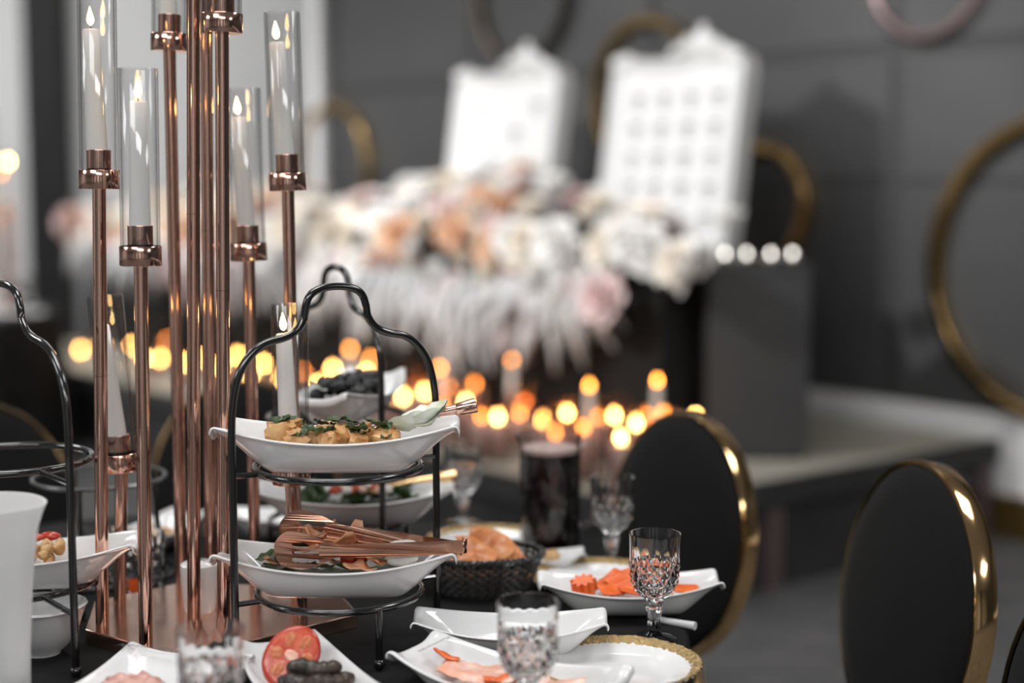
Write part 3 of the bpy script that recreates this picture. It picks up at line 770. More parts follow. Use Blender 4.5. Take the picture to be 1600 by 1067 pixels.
t = thing('small_bowl', 'small empty white bowl under the left stand', 'bowl', (p.x+.006, p.y+.03, TZ), R(25))
MB().lathe([(.0005, 0), (.026, 0), (.027, .004), (.040, .015), (.053, .038), (.060, .062), (.063, .070), (.0645, .071), (.0625, .074), (.0590, .068), (.0510, .040), (.038, .019), (.0005, .008)], 56, fn=bfn).build('bowl', 'porcelain', t)
p = at_z(10, 1062, TZ)
# ------------------------------------------------------------------ candelabra
CB = TZ+.022
poly = [(-.46, 2.083), (-.236, 2.30), (-.29, 2.45), (-.545, 2.485), (-.66, 2.37), (-.633, 2.218)]
cc = Vector((-.44, 2.30, TZ))
cand = thing('candelabra', 'copper candelabra with a cluster of tall poles on a mirrored plate', 'candelabra', cc)
bevel(MB().prism([(x-cc.x, y-cc.y) for x, y in poly], .0, .022).build('base_plate', 'copper_plate', cand, smooth=False), .0015)
POLES = [  # base px, collar underside px, glass top px, phrase
    ((160, 978), (155, 295), (151, -8), 'the leftmost tall copper pole'),
    ((228, 1005), (220, 415), (215, 110), 'the front left copper pole, its flame just below the leftmost collar'),
    ((187, 945), (190, 735), (163, 459), 'the shortest pole at the left, leaning behind the front poles'),
    ((284, 922), (265, 80), (265, -215), 'the tall back pole left of the central poles'),
    ((303, 970), (302, -150), (302, -440), 'the thick central pole reaching past the top edge'),
    ((330, 928), (321, -70), (320, -350), 'the central rear pole reaching past the top edge'),
    ((350, 985), (347, 52), (346, -250), 'the central front pole with its collar at the top edge'),
    ((399, 916), (389, 407), (379, 132), 'the pole right of centre with the glass leaning left'),
    ((464, 932), (450, 298), (440, 20), 'the rightmost tall copper pole'),
    ((468, 962), (455, 755), (452, 470), 'the short pole right behind the front stand'),
]
POLE_R = .0098
glass_prof = lambda h: [(.0262, .004), (.0265, 0), (.0275, 0), (.0275, h-.001), (.0268, h), (.0250, h), (.0245, h-.001), (.0245, .004)]
GH = .268
GT = MB().lathe(glass_prof(GH), 40, closed=True).mesh('tube', 'tube_glass', angle=50)
COL = MB().lathe([(.0105, 0), (.0285, 0), (.0292, .001), (.0292, .0265), (.0285, .0275), (.0280, .0275), (.0280, .004), (.0105, .004)], 40, closed=True).mesh('collar', 'copper', angle=35)
CUP = MB().lathe([(.0005, .004), (.0172, .004), (.0176, .005), (.0176, .0555), (.0172, .056), (.0160, .056), (.0160, .012), (.0005, .012)], 32).mesh('cup', 'copper', angle=35)
WAX = MB().lathe([(.0005, .013), (.0150, .013), (.0152, .02), (.0148, .07), (.0130, .16), (.0120, .2250), (.0105, .2275), (.006, .2262), (.0005, .2258)], 28).mesh('wax', 'wax')
WICK = MB().tube([(0, 0, .225), (.0003, 0, .230), (.0006, .0003, .234)], .0008, 6).mesh('wick', 'wick')
FLM = flame_mesh('candle_flame', 'flame', .0054, .027)
for (b, c, g, ph) in POLES:
    B = at_z(*b, CB); Cc = at_y(c[0], c[1], B.y); G = at_y(g[0], g[1], B.y)
    ax = (Cc-B); Ln = ax.length; mid = B.lerp(Cc, .55)
    pole = MB().tube([B-cc, mid-cc, Cc-cc], POLE_R, 24)
    po = pole.build('pole', 'copper', cand)
    j = B.lerp(Cc, .58); MB().tube([j-cc-ax.normalized()*.0006, j-cc+ax.normalized()*.0006], POLE_R*1.02, 24).build('joint_ring', 'copper_dark', po)
    q = (G-Cc).normalized(); rot = q.to_track_quat('Z', 'Y').to_euler()
    place('collar', COL, po, Cc-cc, rot); place('cup', CUP, po, Cc-cc, rot)
    gt = tag(place('glass_tube', GT, None, Cc+q*.0045, rot), 'clear glass cylinder on ' + ph, 'glass cylinder', 'glass candle cylinders on the candelabra')
    cdl = thing('taper_candle', 'lit white candle on ' + ph, 'candle', Cc, 0, 'lit candles of the candelabra')
    cdl.rotation_euler = ((Matrix.Rotation(R(0 if b[0] == 228 else -2.3), 3, 'Y')) @ rot.to_matrix()).to_euler()
    place('wax', WAX, cdl); place('wick', WICK, cdl); place('flame', FLM, cdl, (.0005, 0, .2325))
# salt shaker on the copper plate
p = at_z(310, 957, CB)
t = thing('salt_shaker', 'white porcelain shaker standing on the copper plate', 'shaker', (p.x, p.y+.012, CB))
MB().lathe([(.0005, 0), (.023, 0), (.0245, .003), (.0275, .045), (.0292, .068), (.0285, .0735), (.024, .0765), (.0005, .0785)], 36).build('body', 'porcelain', t)
for k in range(5):
    MB().lathe([(.0004, .0781), (.0011, .0779), (.0011, .0788), (.0004, .0788)], 8, x=.008*math.cos(k*1.257), y=.008*math.sin(k*1.257)).build('hole', 'wick', t)

# ------------------------------------------------------------------ wire tripod ring, far left
p = at_y(155, 745, 2.62)
t = thing('wire_pot_stand', 'thin grey wire ring stand behind the left stand', 'stand', (p.x, p.y, TZ))
hz = p.z-TZ
MB().tube([(.112*math.cos(2*PI*k/48), .112*math.sin(2*PI*k/48), hz) for k in range(48)], .0035, 8, True).build('ring', 'greywire', t)
MB().tube([(.125*math.cos(2*PI*k/48), .125*math.sin(2*PI*k/48), .004) for k in range(48)], .0032, 8, True).build('base_ring', 'wire', t)
for a in (-.35, .9, 2.2, 3.5, 4.7):
    MB().tube([(.112*math.cos(a), .112*math.sin(a), hz), (.125*math.cos(a), .125*math.sin(a), .004)], .003, 8).build('leg', 'wire', t)

# ------------------------------------------------------------------ bread basket
bx, by = -.052, 2.505
t = thing('bread_basket', 'oval black wicker basket of bread slices behind the empty dish', 'basket', (bx, by, TZ), R(4))
def bpt(a, z, off=0):
    k = z/.062; rx, ry = .072+.030*k**.8+off, .052+.026*k**.8+off
    return (rx*math.cos(a), ry*math.sin(a), z+.004)
mb = MB(); ST = 30
for lvl in range(9):
    z = .003+lvl*.0062
    pts = [bpt(2*PI*k/(ST*2), z, .0026*(1 if (k//1+lvl) % 2 else -1)) for k in range(ST*2)]
    mb.tube(pts, .0030, 5, True)
wv = mb.build('weave', 'wicker', t); wv['kind'] = 'stuff'
for k in range(ST):
    a = 2*PI*k/ST; MB().tube([bpt(a, 0), bpt(a, .03), bpt(a, .062)], .0017, 5).build('stake', 'wicker', t)
mb = MB()
for ph in (0, PI/2, PI, 3*PI/2):
    pts = []
    for k in range(120):
        a = 2*PI*k/120; x, y, z = bpt(a, .062); w_ = a*16+ph
        pts.append((x*(1+.045*math.cos(w_)), y*(1+.045*math.cos(w_)), z+.0045*math.sin(w_)))
    mb.tube(pts, .0027, 5, True)
mb.build('braided_rim', 'wicker', t)
MB().lathe([(.0005, .0005), (1, .0005), (1, .004), (.0005, .004)], 40).build('bottom', 'wicker', t).scale = (.071, .052, 1)
def bread_mesh(seed):
    rnd = random.Random(seed)
    def side(sg):
        def fn(i, j):
            a = 2*PI*i; r_ = j
            x = .040*math.cos(a)*r_*(1+.08*noise.noise(Vector((math.cos(a), math.sin(a), seed)))); y = .027*math.sin(a)*r_*(1+.1*noise.noise(Vector((math.cos(a)*2, math.sin(a)*2, seed+9))))
            z = 6*(x*x) + .006*noise.noise(Vector((x*40, y*40, seed*5))) + sg*.004*math.sqrt(max(0, 1-r_**6))
            return (x, y, z)
        return fn
    return MB().grid(side(1), 25, 8).grid(side(-1), 25, 8).mesh('bread', 'bread', angle=60)
BR = [bread_mesh(s) for s in range(3)]
bl = ['bread slice lying at the left end of the wicker basket', 'curled bread slice low in the front of the basket', 'large bread slice leaning at the middle of the basket', 'top bread slice, highest in the basket', 'bread slice leaning on the right of the basket pile', 'bread slice at the front middle of the basket', 'bread slice half hidden at the back of the basket', 'small bread slice by the left rear basket rim', 'bread slice sloping down toward the right basket rim']
bpos = [(-.060, -.018, .040, 25, 25, 10), (-.040, -.030, .048, 55, 10, 30), (-.015, -.008, .068, 40, 20, -15), (.018, .010, .078, 38, 18, -25), (.042, .004, .066, 30, 40, -30), (-.005, -.034, .052, 50, 5, -10), (.0, .028, .058, 40, 0, 20), (-.048, .018, .058, 35, -10, 40), (.055, -.010, .048, 35, 35, -40)]
for k, (x, y, z, rx, ry, rz) in enumerate(bpos):
    o = place('bread_slice', BR[k % 3], None, (bx+x, by+y, TZ+z), (R(rx), R(ry), R(rz)), (.88 if k not in (2, 3) else 1.05))
    tag(o, bl[k], 'bread', 'bread slices in the basket')

# ------------------------------------------------------------------ foods
rg = random.Random(11)
def inside(d, x, y, z):
    """local dish point to world"""
    m = Matrix.Translation(d.location) @ Matrix.Rotation(d.rotation_euler.z, 4, 'Z'); return m @ Vector((x, y, z))
def leaf_mesh(name, mat, L=.03, W=.016, seed=0, curl=.3):
    def fn(i, j):
        s = (j-.5)*2; ww = W*math.sin(PI*(.05+.92*i))*(1+.25*noise.noise(Vector((i*6, s*2, seed))))
        return (L*(i-.5), s*ww, curl*L*((i-.5)**2) + .25*ww*s*s + .006*noise.noise(Vector((i*5, s*3, seed+3))))
    o = MB().grid(fn, 9, 5).mesh(name, mat, angle=80, fix=False); return o
HERB = [leaf_mesh('herb', 'herb', .022, .008, s) for s in range(3)]
LEAF = [leaf_mesh('salad_leaf', 'herb', .05, .02, s+5, .6) for s in range(3)]
PALE = [leaf_mesh('lettuce_leaf', 'lettuce', .075, .030, s+9, .9) for s in range(2)]
CUBE = [blob('roast_cube', 'roast', .0145, (1.2, 1, .9), .30, 2.2, s, 3, .8) for s in range(4)]
def bed(d, mat, w_=.8, h=.030, name='salad_bed', label='', L=.105, cat='salad'):
    def fn(i, j):
        x = (i-.5)*2*L; s = (j-.5)*2; ww = .046*w_*math.sqrt(max(.02, 1-(x/L)**2*.8))
        return (x, s*ww, h + .007*noise.noise(Vector((x*60, s*4, 2))) - .002*s*s + .014*(x/L)**2)
    o = MB().grid(fn, 30, 12).build(name, mat); o.location = d.location; o.rotation_euler = d.rotation_euler
    o.modifiers.new('s', 'SOLIDIFY').thickness = .003
    tag(o, label, cat); o['kind'] = 'stuff'; return o
bed(d_hi, 'herb', .95, .026, 'herb_bed', 'chopped green herbs under the golden cubes', .10, 'herbs')
cub = [(-.078, .002, .056), (-.058, -.02, .05), (-.055, .022, .052), (-.034, -.004, .052), (-.015, .018, .053), (-.012, -.022, .05), (.008, -.004, .053), (.03, -.018, .05), (.034, .014, .052), (.055, -.006, .052), (.074, .008, .052), (.07, -.022, .05)]
for k, (x, y, z) in enumerate(cub):
    p = inside(d_hi, x, y, z-.004); o = place('roast_cube', CUBE[k % 4], None, p, (rg.uniform(-.5, .5), rg.uniform(-.5, .5), rg.uniform(0, 3)), rg.uniform(.85, 1.1) if k else 1.35)
    tag(o, '%s golden roasted cube from the left in the upper front dish' % ORD[k], 'food', 'roasted cubes in the upper dish')
    for q in range(2): place('herb', HERB[(k+q) % 3], o, (rg.uniform(-.01, .01), rg.uniform(-.012, .006), .0135), (rg.uniform(-.6, .6), rg.uniform(-.6, .6), rg.uniform(0, 6)), .9)
for k, (x, y, z, rz) in enumerate([(-.066, .005, .070, .3), (-.022, -.012, .068, 1.2), (.018, .006, .067, 2.2), (.048, .0, .068, .6), (.03, -.026, .062, 2.9), (.062, -.020, .065, 1.6), (-.028, -.03, .060, .2), (-.001, .006, .070, 2.8)]):
    tag(place('herb_leaf', LEAF[k % 3], None, inside(d_hi, x, y, z), (rg.uniform(-.4, .4), rg.uniform(-.4, .4), rz), .62), 'dark green herb leaf among the golden cubes', 'herb', 'herb leaves on the golden cubes')
t = thing('lettuce', 'pale ruffled lettuce at the right end of the upper dish', 'lettuce', inside(d_hi, .125, -.004, .066))
for k, (x, y, z, rx, ry, rz, sc) in enumerate([(0, 0, 0, -30, -16, 8, 1.0), (.006, .016, .006, 25, -20, -6, .95), (-.018, -.010, .000, -45, -10, 20, .8), (.012, .004, .010, 5, -24, 0, .8)]):
    place('leaf', PALE[k % 2], t, (x, y, z), (R(rx), R(ry), R(rz)), sc)
def tong_handle(label, p, ang, tilt, mat='copper'):
    o = thing('serving_spoon', label, 'spoon', p, ang); o.rotation_euler = (0, tilt, ang)
    MB().tube(catmull([(-.10, 0, 0), (-.05, 0, .002), (0, 0, .001), (.030, 0, 0)], 5), lambda t_: .0042+.004*t_, 10).build('handle', mat, o)
    hd = MB().ball((-.118, 0, -.002), .024, 14, 10, (1.3, 1, .3)).build('spoon_head', mat, o)
    MB().lathe([(.0005, 0), (.0085, 0), (.0095, .003), (.0115, .026), (.0112, .030), (.0005, .0305)], 20).build('cap', mat, o).rotation_euler = (0, PI/2, 0)
    return o
p = inside(d_hi, .172, .012, .084); tong_handle('copper spoon handle sticking out of the upper front dish', p, R(3), R(-13))
p = inside(d_3l, .150, .012, .077); tong_handle('gold spoon handle sticking out of the green salad dish', p, R(8), R(-8), 'gold')

# lower dish: salad with crisps and tongs
bed(d_lo, 'herb', .95, .024, 'salad_bed', 'dark green leaves under the crisps in the lower front dish', .11)
def crisp_mesh(seed):
    def fn(i, j):
        a = (i-.5)*2; b = j; x = a*.024*(1-.75*b); y = b*.044
        return (x, y, 12*x*x + 5*(y-.02)**2 + .004*noise.noise(Vector((x*60, y*60, seed))))
    o = MB().grid(fn, 7, 7).build('crisp', 'crisp'); o.modifiers.new('s', 'SOLIDIFY').thickness = .0025; me = bake(o); bpy.data.objects.remove(o); return me
CR = [crisp_mesh(s) for s in range(3)]
crs_ = [(-.035, .02, .075, 30, 10, 30), (-.02, .012, .074, 50, -10, 80), (-.005, .018, .074, 20, 20, 140), (.012, .010, .074, 40, 0, 200), (.022, .020, .072, 70, 15, 10), (-.045, .008, .070, 15, 10, 220), (-.028, .030, .078, 40, -20, 300), (.03, -.022, .050, 10, 5, 75), (.05, -.030, .052, 12, -8, 120), (.07, -.020, .054, 18, 10, 60), (.045, .01, .060, 30, 5, 20), (.062, .018, .062, 20, 30, 100), (-.085, -.004, .052, 15, 10, 10), (-.014, .004, .072, 10, 12, 330)]
for k, (x, y, z, rx, ry, rz) in enumerate(crs_):
    tag(place('crisp', CR[k % 3], None, inside(d_lo, x, y, z-.010), (R(rx), R(ry), R(rz)), .95), 'thin orange fried crisp in the lower front dish', 'crisp', 'crisps in the lower dish')
for k, (x, y, z, rz) in enumerate([(-.098, .004, .052, .5), (-.070, -.026, .048, .1), (-.045, -.032, .046, 2.9), (-.02, -.034, .046, .2), (.075, .0, .056, 1), (.01, -.034, .047, 3)]):
    tag(place('salad_leaf', LEAF[k % 3], None, inside(d_lo, x, y, z), (rg.uniform(-.4, .4), rg.uniform(-.4, .4), rz), .8), 'dark green salad leaf in the lower front dish', 'leaf', 'salad leaves in the lower dish')
for k, (x, y) in enumerate([(.018, -.014), (.036, -.008), (-.074, .012)]):
    tag(place('cherry_tomato', blob('cherry_tomato', 'tomato', .0115, (1, 1, .95), .05, 1, k), None, inside(d_lo, x, y, .055)), 'small red cherry tomato in the lower front dish', 'tomato', 'cherry tomatoes in the lower dish')
tag(place('cheese_wedge', blob('cheese_wedge', 'cheese', .022, (1.1, .7, .8), .25, 1.5, 3, 3, .4), None, inside(d_lo, .098, -.012, .062)), 'white wedge by the tong handle in the lower dish', 'cheese')
# tongs
def tong_arm(parent, y, flip):
    cu = bpy.data.curves.new('arm', 'CURVE'); cu.dimensions = '2D'; cu.fill_mode = 'BOTH'; cu.extrude = .0009; cu.resolution_u = 6
    def poly2(pts, cyc=True):
        s_ = cu.splines.new('POLY'); s_.points.add(len(pts)-1); s_.use_cyclic_u = True
        for i, (a, b) in enumerate(pts): s_.points[i].co = (a, b, 0, 1)
    up = catmull([(.135, .011, 0), (.06, .0105, 0), (0, .010, 0), (-.045, .0095, 0), (-.070, .018, 0), (-.095, .025, 0), (-.118, .024, 0), (-.133, .008, 0), (-.134, -.010, 0), (-.126, -.024, 0), (-.108, -.029, 0), (-.086, -.028, 0), (-.068, -.022, 0), (-.045, -.0105, 0), (0, -.010, 0), (.06, -.009, 0), (.135, -.009, 0)], 5)
    poly2([(q.x, q.y) for q in up])
    for zc in (.0065, -.005, -.0165):
        pts = [(-.105+0.0036*math.cos(PI/2+PI*k/6), zc+0.0036*math.sin(PI/2+PI*k/6)) for k in range(7)] + [(-.072+0.0036*math.cos(-PI/2+PI*k/6), zc+0.0036*math.sin(-PI/2+PI*k/6)) for k in range(7)]
        poly2(pts)
    cu.materials.append(M['copper_dark'])
    o = bpy.data.objects.new('arm', cu); C.objects.link(o)
    me = bpy.data.meshes.new_from_object(o.evaluated_get(bpy.context.evaluated_depsgraph_get())); bpy.data.objects.remove(o)
    # stand the arm on edge, bow it and fold the blade inwards
    for v in me.vertices:
        x, z, d = v.co.x, v.co.y, v.co.z
        yy = d + flip*(.034*(1-((x+.134)/.27)**1.0) + .006*math.sin(PI*min(1, max(0, (x+.134)/.27)))) - flip*.016*max(0, (-.05-x)/.08)**2
        v.co = (x, yy, z)
    return place('arm', me, parent, (0, y, 0))
pt = inside(d_lo, .050, -.014, .076)
tg = thing('salad_tongs', 'copper salad tongs with slotted heads resting in the lower dish', 'tongs', pt, R(1)); tg.rotation_euler = (R(3), R(1.5), R(1))
tong_arm(tg, -.008, -1); fa = tong_arm(tg, .008, 1); fa.rotation_euler = (0, R(5), 0); fa.location.z = .004
MB().grid(lambda i, j: (.135+.006*math.sin(PI*i), -.009+.018*i, -.0095+.0205*j), 9, 2).build('spring_bend', 'copper_dark', tg).modifiers.new('s', 'SOLIDIFY').thickness = .0018

# olive dish on rear stand
OL = [blob('olive', 'olive', .011, (1.2, 1, 1), .15, 1.5, s) for s in range(3)]
bed(d_3h, 'olive', .9, .03, 'olive_bed', 'dark leaves under the black olives', .10)
for k in range(46):
    x, y = rg.uniform(-.09, .075), rg.uniform(-.042, .042)
    tag(place('black_olive', OL[k % 3], None, inside(d_3h, x, y, .046+rg.uniform(0, .014)+.010*(1-(y/.042)**2)), (rg.uniform(0, 3), rg.uniform(0, 3), rg.uniform(0, 3))), 'shiny black olive in the end-on dish behind', 'olive', 'black olives in the rear upper dish')
tag(place('garnish_leaf', PALE[1], None, inside(d_3h, -.105, .02, .066), (R(20), R(20), R(60)), .5), 'pale garnish leaf in front of the black olives', 'leaf')
# green salad on rear stand
bed(d_3l, 'herb', .95, .034, 'salad_bed', 'chopped green salad in the rear lower dish', .115)
for k in range(34):
    x = rg.uniform(-.085, .10)
    tag(place('salad_leaf', LEAF[k % 3], None, inside(d_3l, x, rg.uniform(-.045, .04), .046+rg.uniform(0, .014)), (rg.uniform(-.7, .7), rg.uniform(-.7, .7), rg.uniform(0, 6)), .75), 'chopped green leaf in the rear lower dish', 'leaf', 'green leaves in the rear lower dish')
for k in range(9):
    m_ = ('tomato', 'salmon', 'cheese')[k % 3]
    tag(place('salad_dice', blob('salad_dice', m_, .009, (1.2, 1, .8), .2, 1.5, k, 2, .5), None, inside(d_3l, -.03+.011*k, -.030+rg.uniform(0, .03), .064)), {'tomato': 'red', 'salmon': 'pink', 'cheese': 'white'}[m_] + ' diced piece on top of the rear green salad', 'food', 'diced pieces on the rear green salad')
# nuts
NU = [blob('nut', 'nut', .0075, (1.35, 1, .9), .2, 1.5, s) for s in range(3)]
for k in range(40):
    x = rg.uniform(-.07, .06)
    tag(place('roasted_nut', NU[k % 3], None, inside(d_2, x, rg.uniform(-.03, .045), .034+rg.uniform(0, .026)), (rg.uniform(0, 3), rg.uniform(0, 3), rg.uniform(0, 3))), 'roasted nut in the dish at the left edge', 'nut', 'nuts in the left dish')
bed(d_2, 'nut', .9, .022, 'nut_bed', 'bottom layer of nuts in the left edge dish', .10, 'nuts')
for k in range(4):
    tag(place('pepper_piece', blob('pepper_piece', 'tomato', .011, (1.5, .7, .6), .2, 1.5, k), None, inside(d_2, -.03+.022*k, .03+.008*(k % 2), .064)), 'red pepper piece among the left dish nuts', 'food', 'red pepper pieces in the left dish')
for k in range(16):
    tag(place('roasted_nut', NU[k % 3], None, inside(d_n, rg.uniform(-.06, .04), rg.uniform(-.03, .03), .018+rg.uniform(0, .012)), (rg.uniform(0, 3), 0, rg.uniform(0, 3))), 'roasted nut in the far dish behind the poles', 'nut', 'nuts in the far dish')
# carrots
def slab_mesh(name, mat, L, W, T, seed, wavy=.0):
    def fn(sg):
        def g(i, j):
            x = (i-.5)*L; y = (j-.5)*W*(1-.3*abs(i-.5)*2)*(1+.15*noise.noise(Vector((i*3, seed, 0))))
            e = min(i, 1-i, j, 1-j)
            return (x, y, sg*T/2*(1 if e > .01 else .2) + 2.2*(x*x) + .004*noise.noise(Vector((x*30, y*30, seed))) + wavy*math.sin(x*260+seed))
        return g
    return MB().grid(fn(1), 13, 7).grid(fn(-1), 13, 7).mesh(name, mat, angle=50)
CA = [slab_mesh('carrot_slice', 'carrot', .085, .036, .006, s) for s in range(3)]
for k, (x, y, z, rx, ry, rz, lb) in enumerate([(-.010, -.020, .052, 14, -8, 20, 'long carrot slice lying across the front of the carrot dish'), (.022, -.026, .045, 10, 4, 8, 'carrot slice lowest at the front, beside the goblet bowl'), (.0, .012, .062, 18, -14, 30, 'carrot slice at the top of the carrot pile'), (.035, .018, .056, 12, 0, -15, 'carrot slice at the back of the carrot pile'), (.068, -.012, .048, 8, 8, 10, 'carrot slice right of the goblet, toward the dish end'), (-.030, .02, .050, 6, -6, 60, 'carrot slice at the back left of the carrot dish')]):
    tag(place('carrot_slice', CA[k % 3], None, inside(d_c, x, y, z-.006), (R(rx), R(ry), R(rz))), lb, 'carrot', 'carrot slices')
def flower_cut():
    pts = [((.017+.004*math.cos(9*2*PI*k/54))*math.cos(2*PI*k/54), (.017+.004*math.cos(9*2*PI*k/54))*math.sin(2*PI*k/54)) for k in range(54)]
    return MB().prism(pts, 0, .022)
o = flower_cut().build('carrot_flower', 'carrot', None, angle=50); o.location = inside(d_c, -.072, -.012, .036); o.rotation_euler = (R(14), R(-10), 0)
tag(o, 'ruffled carrot flower at the left end of the carrot dish', 'carrot', 'carrot slices')
# tomato slice and dark rolls
t = thing('tomato_slice', 'thick red tomato slice leaning in the tray at bottom centre', 'tomato'); t.location = inside(d_t, -.052, -.012, .044); t.rotation_euler = (Matrix.Rotation(R(10), 3, 'Z') @ Matrix.Rotation(R(60), 3, 'X') @ Matrix.Rotation(R(-38), 3, 'Z')).to_euler()
MB().lathe([(.0005, -.006), (.030, -.006), (.0345, -.005), (.0365, 0), (.0345, .005), (.0325, .0062), (.0005, .0062)], 40).build('skin', 'tomato', t)
for k in range(6):
    a = k*2*PI/6+.3
    o = MB().ball((0, 0, 0), .0078, 12, 8, (1.1, .95, .12)).build('seed_pocket', 'tomato_pocket', t); o.location = (.0205*math.cos(a), .0205*math.sin(a), .0068); o.rotation_euler = (0, 0, a)
MB().lathe([(.0005, .0068), (.031, .0066), (.0325, .0060)], 40).build('flesh', 'tomatoflesh', t)
MB().ball((0, 0, .0068), .0075, 12, 8, (1.4, .8, .16)).build('core', 'salmon', t)
t.scale = (.98, 1.25, 1)
def roll_mesh(seed):
    pts = [(-.035+.07*k/8, .004*math.sin(k*.8+seed), .002*math.sin(k)) for k in range(9)]
    mb = MB().tube(catmull(pts, 3), lambda q: .0125*(1-.55*abs(2*q-1)**5)*(1+.08*math.sin(q*30+seed)), 12)
    return mb.mesh('dark_roll', 'sausage', angle=80)
RO = [roll_mesh(s) for s in range(3)]
for k, (x, y, z, rz, lb) in enumerate([(-.012, .006, .040, 80, 'dark charred roll resting against the tomato slice'), (.006, -.014, .027, 70, 'dark charred roll at the front left of the tray'), (.018, .018, .028, 95, 'dark charred roll at the right of the tray'), (.04, -.002, .024, 75, 'dark charred roll lowest in the tomato tray')]):
    tag(place('dark_roll', RO[k % 3], None, inside(d_t, x, y, z-.004), (0, R(4), d_t.rotation_euler.z+R(rz))), lb, 'food', 'charred rolls in the tomato tray')
# salmon
SA = [slab_mesh('salmon_slice', 'salmon', .12, .05, .005, s, .0012) for s in range(3)]
for k, (x, y, z, rz, sc, lb) in enumerate([(-.045, .012, .020, 8, 1, 'pale salmon slice at the back of the salmon tray'), (-.035, -.014, .022, -6, 1.05, 'salmon slice at the front of the salmon tray'), (.055, .0, .020, 12, .9, 'salmon slice at the right end of the salmon tray'), (.02, -.02, .024, 20, .8, 'salmon slice right behind the front goblet')]):
    tag(place('salmon_slice', SA[k % 3], None, inside(d_f, x, y, z), (R(4), R(-3), d_f.rotation_euler.z+R(rz)), sc), lb, 'salmon', 'salmon slices')
tag(place('carrot_stick', CA[1], None, inside(d_f, -.102, .006, .034), (0, R(20), d_f.rotation_euler.z+.3), (.45, .45, .8)), 'bright orange garnish stick at the left end of salmon tray', 'carrot')
tag(place('carrot_garnish', CA[2], None, inside(d_f, .002, -.036, .030), (R(10), 0, .2), (.4, .5, .9)), 'orange garnish at the near edge of salmon tray', 'carrot')
# pink meat
for k, (x, y, z) in enumerate([(.0, -.03, .024), (.014, -.012, .024), (-.010, -.006, .024), (.022, -.036, .022), (.006, .012, .022)]):
    tag(place('meat_piece', blob('meat_piece', 'ham', .018, (1.3, .9, .7), .45, 2.4, k, 3), None, inside(d_q, x, y, z), (0, 0, k*1.1)), '%s crumpled pink meat piece in the wide square dish' % ('nearest the left', 'middle', 'rearmost', 'frontmost', 'rightmost')[k], 'meat', 'pink meat in the square dish')
# pieces in the small dish
for k, (x, m_, lb) in enumerate([(-.035, 'pink', 'bright pink piece in the small dish before the jug'), (.0, 'cheese', 'pale piece in the middle of the small dish'), (.030, 'nut', 'beige piece at the right of the small dish')]):
    tag(place('dessert_piece', blob('dessert_piece', m_, .014, (1.1, .9, .9), .2, 1.5, k), None, inside(d_s, x, 0, .024)), lb, 'food', 'pieces in the small dish')
# white spoon handle end under the carrot dish
t = thing('white_spoon', 'white spoon lying half under the carrot dish at the table edge', 'spoon', (.262, 2.30, TZ+.0045), R(-20))
MB().tube(catmull([(-.06, .03, 0), (-.03, .012, 0), (.02, 0, 0)], 5), lambda q: .0035+.003*q, 10).build('handle', 'porcelain', t)
MB().ball((-.078, .042, .002), .017, 14, 8, (1.3, .9, .3)).build('spoon_head', 'porcelain', t)

# ================================================================== CHAIRS
def make_chair(label, loc, ang):
    t = thing('banquet_chair', label, 'chair', loc, ang, 'black velvet chairs with gold rimmed oval backs')
    a_, b_, th = .215, .245, .056; tilt = Matrix.Translation((0, 0, .725)) @ Matrix.Rotation(R(-7), 4, 'Y')
    def ov(r_, x, k): a = 2*PI*k/64; return tilt @ Vector((x, a_*r_*math.cos(a), b_*r_*math.sin(a)))
    def loops(prof):
        v = [ov(r_, x, k) for r_, x in prof for k in range(64)]; m = len(prof)
        f = [(i*64+k, i*64+(k+1) % 64, (i+1)*64+(k+1) % 64, (i+1)*64+k) for i in range(m-1) for k in range(64)]
        return v, f
    v, f = loops([(.0005, .040), (.45, .038), (.75, .033), (.92, .025), (.975, .015), (.975, -.015), (.92, -.022), (.6, -.028), (.0005, -.030)])
    MB().add(v, f).build('backrest', 'velvet', t, angle=60)
    v, f = loops([(.972, -.019), (1.0, -.020), (1.006, -.017), (1.006, .017), (1.0, .020), (.972, .019)])
    MB().add(v, f).build('gold_band', 'gold', t, angle=50)
    MB().lathe([(.0005, .40), (.20, .40), (.215, .41), (.222, .435), (.217, .465), (.19, .482), (.0005, .49)], 48, x=.25).build('seat', 'velvet', t)
    MB().lathe([(.212, .385), (.224, .385), (.224, .408), (.212, .408)], 48, closed=True, x=.25).build('seat_band', 'gold', t)
    for sy in (-1, 1):
        pts = catmull([(.075, sy*.15, .40), (.035, sy*.11, .44), (.02, sy*.075, .50), (.016, sy*.08, .52)], 5)
        MB().tube(pts, .014, 10).build('back_post', 'gold', t)
        MB().tube([(.10, sy*.15, .39), (.02, sy*.19, 0)], lambda q: .016-.006*q, 10).build('leg', 'gold', t)
        MB().tube([(.41, sy*.14, .39), (.46, sy*.17, 0)], lambda q: .016-.006*q, 10).build('leg', 'gold', t)
    return t
ch = make_chair('black velvet chair with gold rimmed oval back behind the goblets', (.335, 3.02, 0), math.atan2(-.52, -.85))
dup(ch, 'black velvet chair with gold rimmed oval back at the right, sharpest rim', (.668, 2.50, 0), math.atan2(-.25, -.955), 'black velvet chairs with gold rimmed oval backs')
dup(ch, 'black chair back barely showing at the bottom right corner', (.768, 1.86, 0), math.atan2(-.36, -.93), 'black velvet chairs with gold rimmed oval backs')
dup(ch, 'black chair back behind the tiered stand at the left edge', (-1.12, 3.15, 0), R(-50), 'black velvet chairs with gold rimmed oval backs')
dup(ch, 'black chair across the table, behind the copper poles', (-.62, 3.52, 0), R(-88), 'black velvet chairs with gold rimmed oval backs')

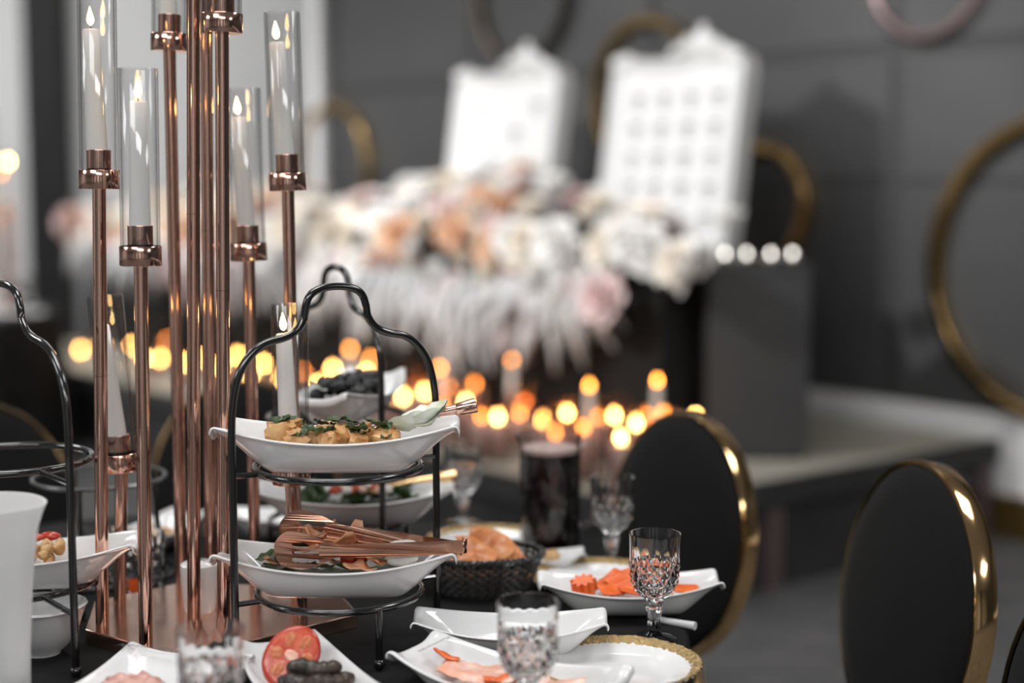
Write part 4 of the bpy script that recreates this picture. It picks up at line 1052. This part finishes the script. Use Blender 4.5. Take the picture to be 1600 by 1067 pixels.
# ================================================================== FAR LEFT TABLE
fx, fy = -3.12, 7.75
t = thing('round_table', 'distant round table under a black cloth at the left', 'table', (fx, fy, 0))
MB().lathe([(.001, TZ-.03), (.78, TZ-.03), (.78, TZ-.004), (.001, TZ-.004)], 40).build('tabletop', 'wood', t)
MB().lathe([(.001, TZ), (.79, TZ), (.80, TZ-.01), (.82, TZ-.3), (.84, .05)], 96, fn=clothfn).build('tablecloth', 'cloth', t)
fc = thing('candelabra', 'distant copper candelabra with three lit candles at the left edge', 'candelabra', (fx-.15, fy, TZ))
MB().lathe([(.0005, 0), (.14, 0), (.14, .015), (.0005, .015)], 24).build('base_plate', 'copper_plate', fc)
for k, (px, py) in enumerate([(12, 252), (15, 340), (-20, 180), (2, 268)]):
    q = at_y(px, py, fy-.05+.05*k)-fc.location
    po = MB().tube([(q.x, q.y, .015), (q.x, q.y, q.z-.24)], .011, 10).build('pole', 'copper', fc)
    MB().lathe([(.011, q.z-.24), (.03, q.z-.24), (.03, q.z-.21), (.011, q.z-.21)], 16, x=q.x, y=q.y).build('collar', 'copper', po)
    g = thing('taper_candle', ('distant lit candle, %s at the left edge' % ('highest bright flame', 'lowest bright flame', 'cut off by the picture edge', 'dim flame in the middle')[k]), 'candle', fc.location+Vector((q.x, q.y, q.z-.212)), 0, 'distant candles at the left')
    MB().lathe([(.0005, 0), (.015, 0), (.012, .195), (.0005, .196)], 12).build('wax', 'wax', g)
    place('flame', FL['flame_far' if k != 3 else 'flame_dim'], g, (0, 0, .197), None, 1.1)
    place('glass', tumbler_mesh('far_glass', .03, .25, 'tube_glass'), g, (0, 0, -.002))
for k, (dx, dy) in enumerate([(.12, -.5), (.36, -.35), (-.2, -.6), (.55, -.2)]):
    n_ = thing('folded_napkin', '%s white napkin cone from the left on the distant table' % ORD[(1, 2, 0, 3)[k]], 'napkin', (fx+dx, fy+dy, TZ), 0, 'napkins on the distant table')
    MB().lathe([(.055, 0), (.05, .02), (.03, .12), (.004, .24)], 14, fn=lambda r, z, a, i: r*(1+.25*math.cos(a*5))).build('cone', 'napkin', n_)
    pp = thing('dinner_plate', '%s white plate from the left on the distant table' % ORD[(1, 2, 0, 3)[k]], 'plate', (fx+dx+.12, fy+dy+.08, TZ), 0, 'plates on the distant table')
    MB().lathe([(.0005, .004), (.08, .005), (.12, .018), (.12, .015), (.08, 0), (.0005, 0)], 28).build('dish', 'porcelain', pp)
for k in range(5):
    tag(place('crystal_goblet', GOB, None, (fx+.1+.13*k, fy+.1+.12*(k % 2), TZ), None, 1.1), '%s crystal goblet from the left on the distant table' % ORD[k], 'goblet', 'goblets on the distant table')
dup(ch, 'distant black chair in front of the far left table', (fx+.62, fy-1.32, 0), R(110), 'distant black chairs')
dup(ch, 'distant black chair cut by the left picture edge', (fx-.3, fy-1.5, 0), R(80), 'distant black chairs')
# low wooden bench behind
t = thing('wooden_bench', 'low wooden bench in shadow at the left edge', 'bench', (-2.05, 5.6, 0), R(2))
bevel(MB().box(-.5, .30, -.16, .16, .34, .38).build('seat', 'wood', t, smooth=False))
for sx in (-.45, .26):
    for sy in (-.12, .12): MB().box(sx-.025, sx+.025, sy-.025, sy+.025, 0, .34).build('leg', 'wood', t, smooth=False)
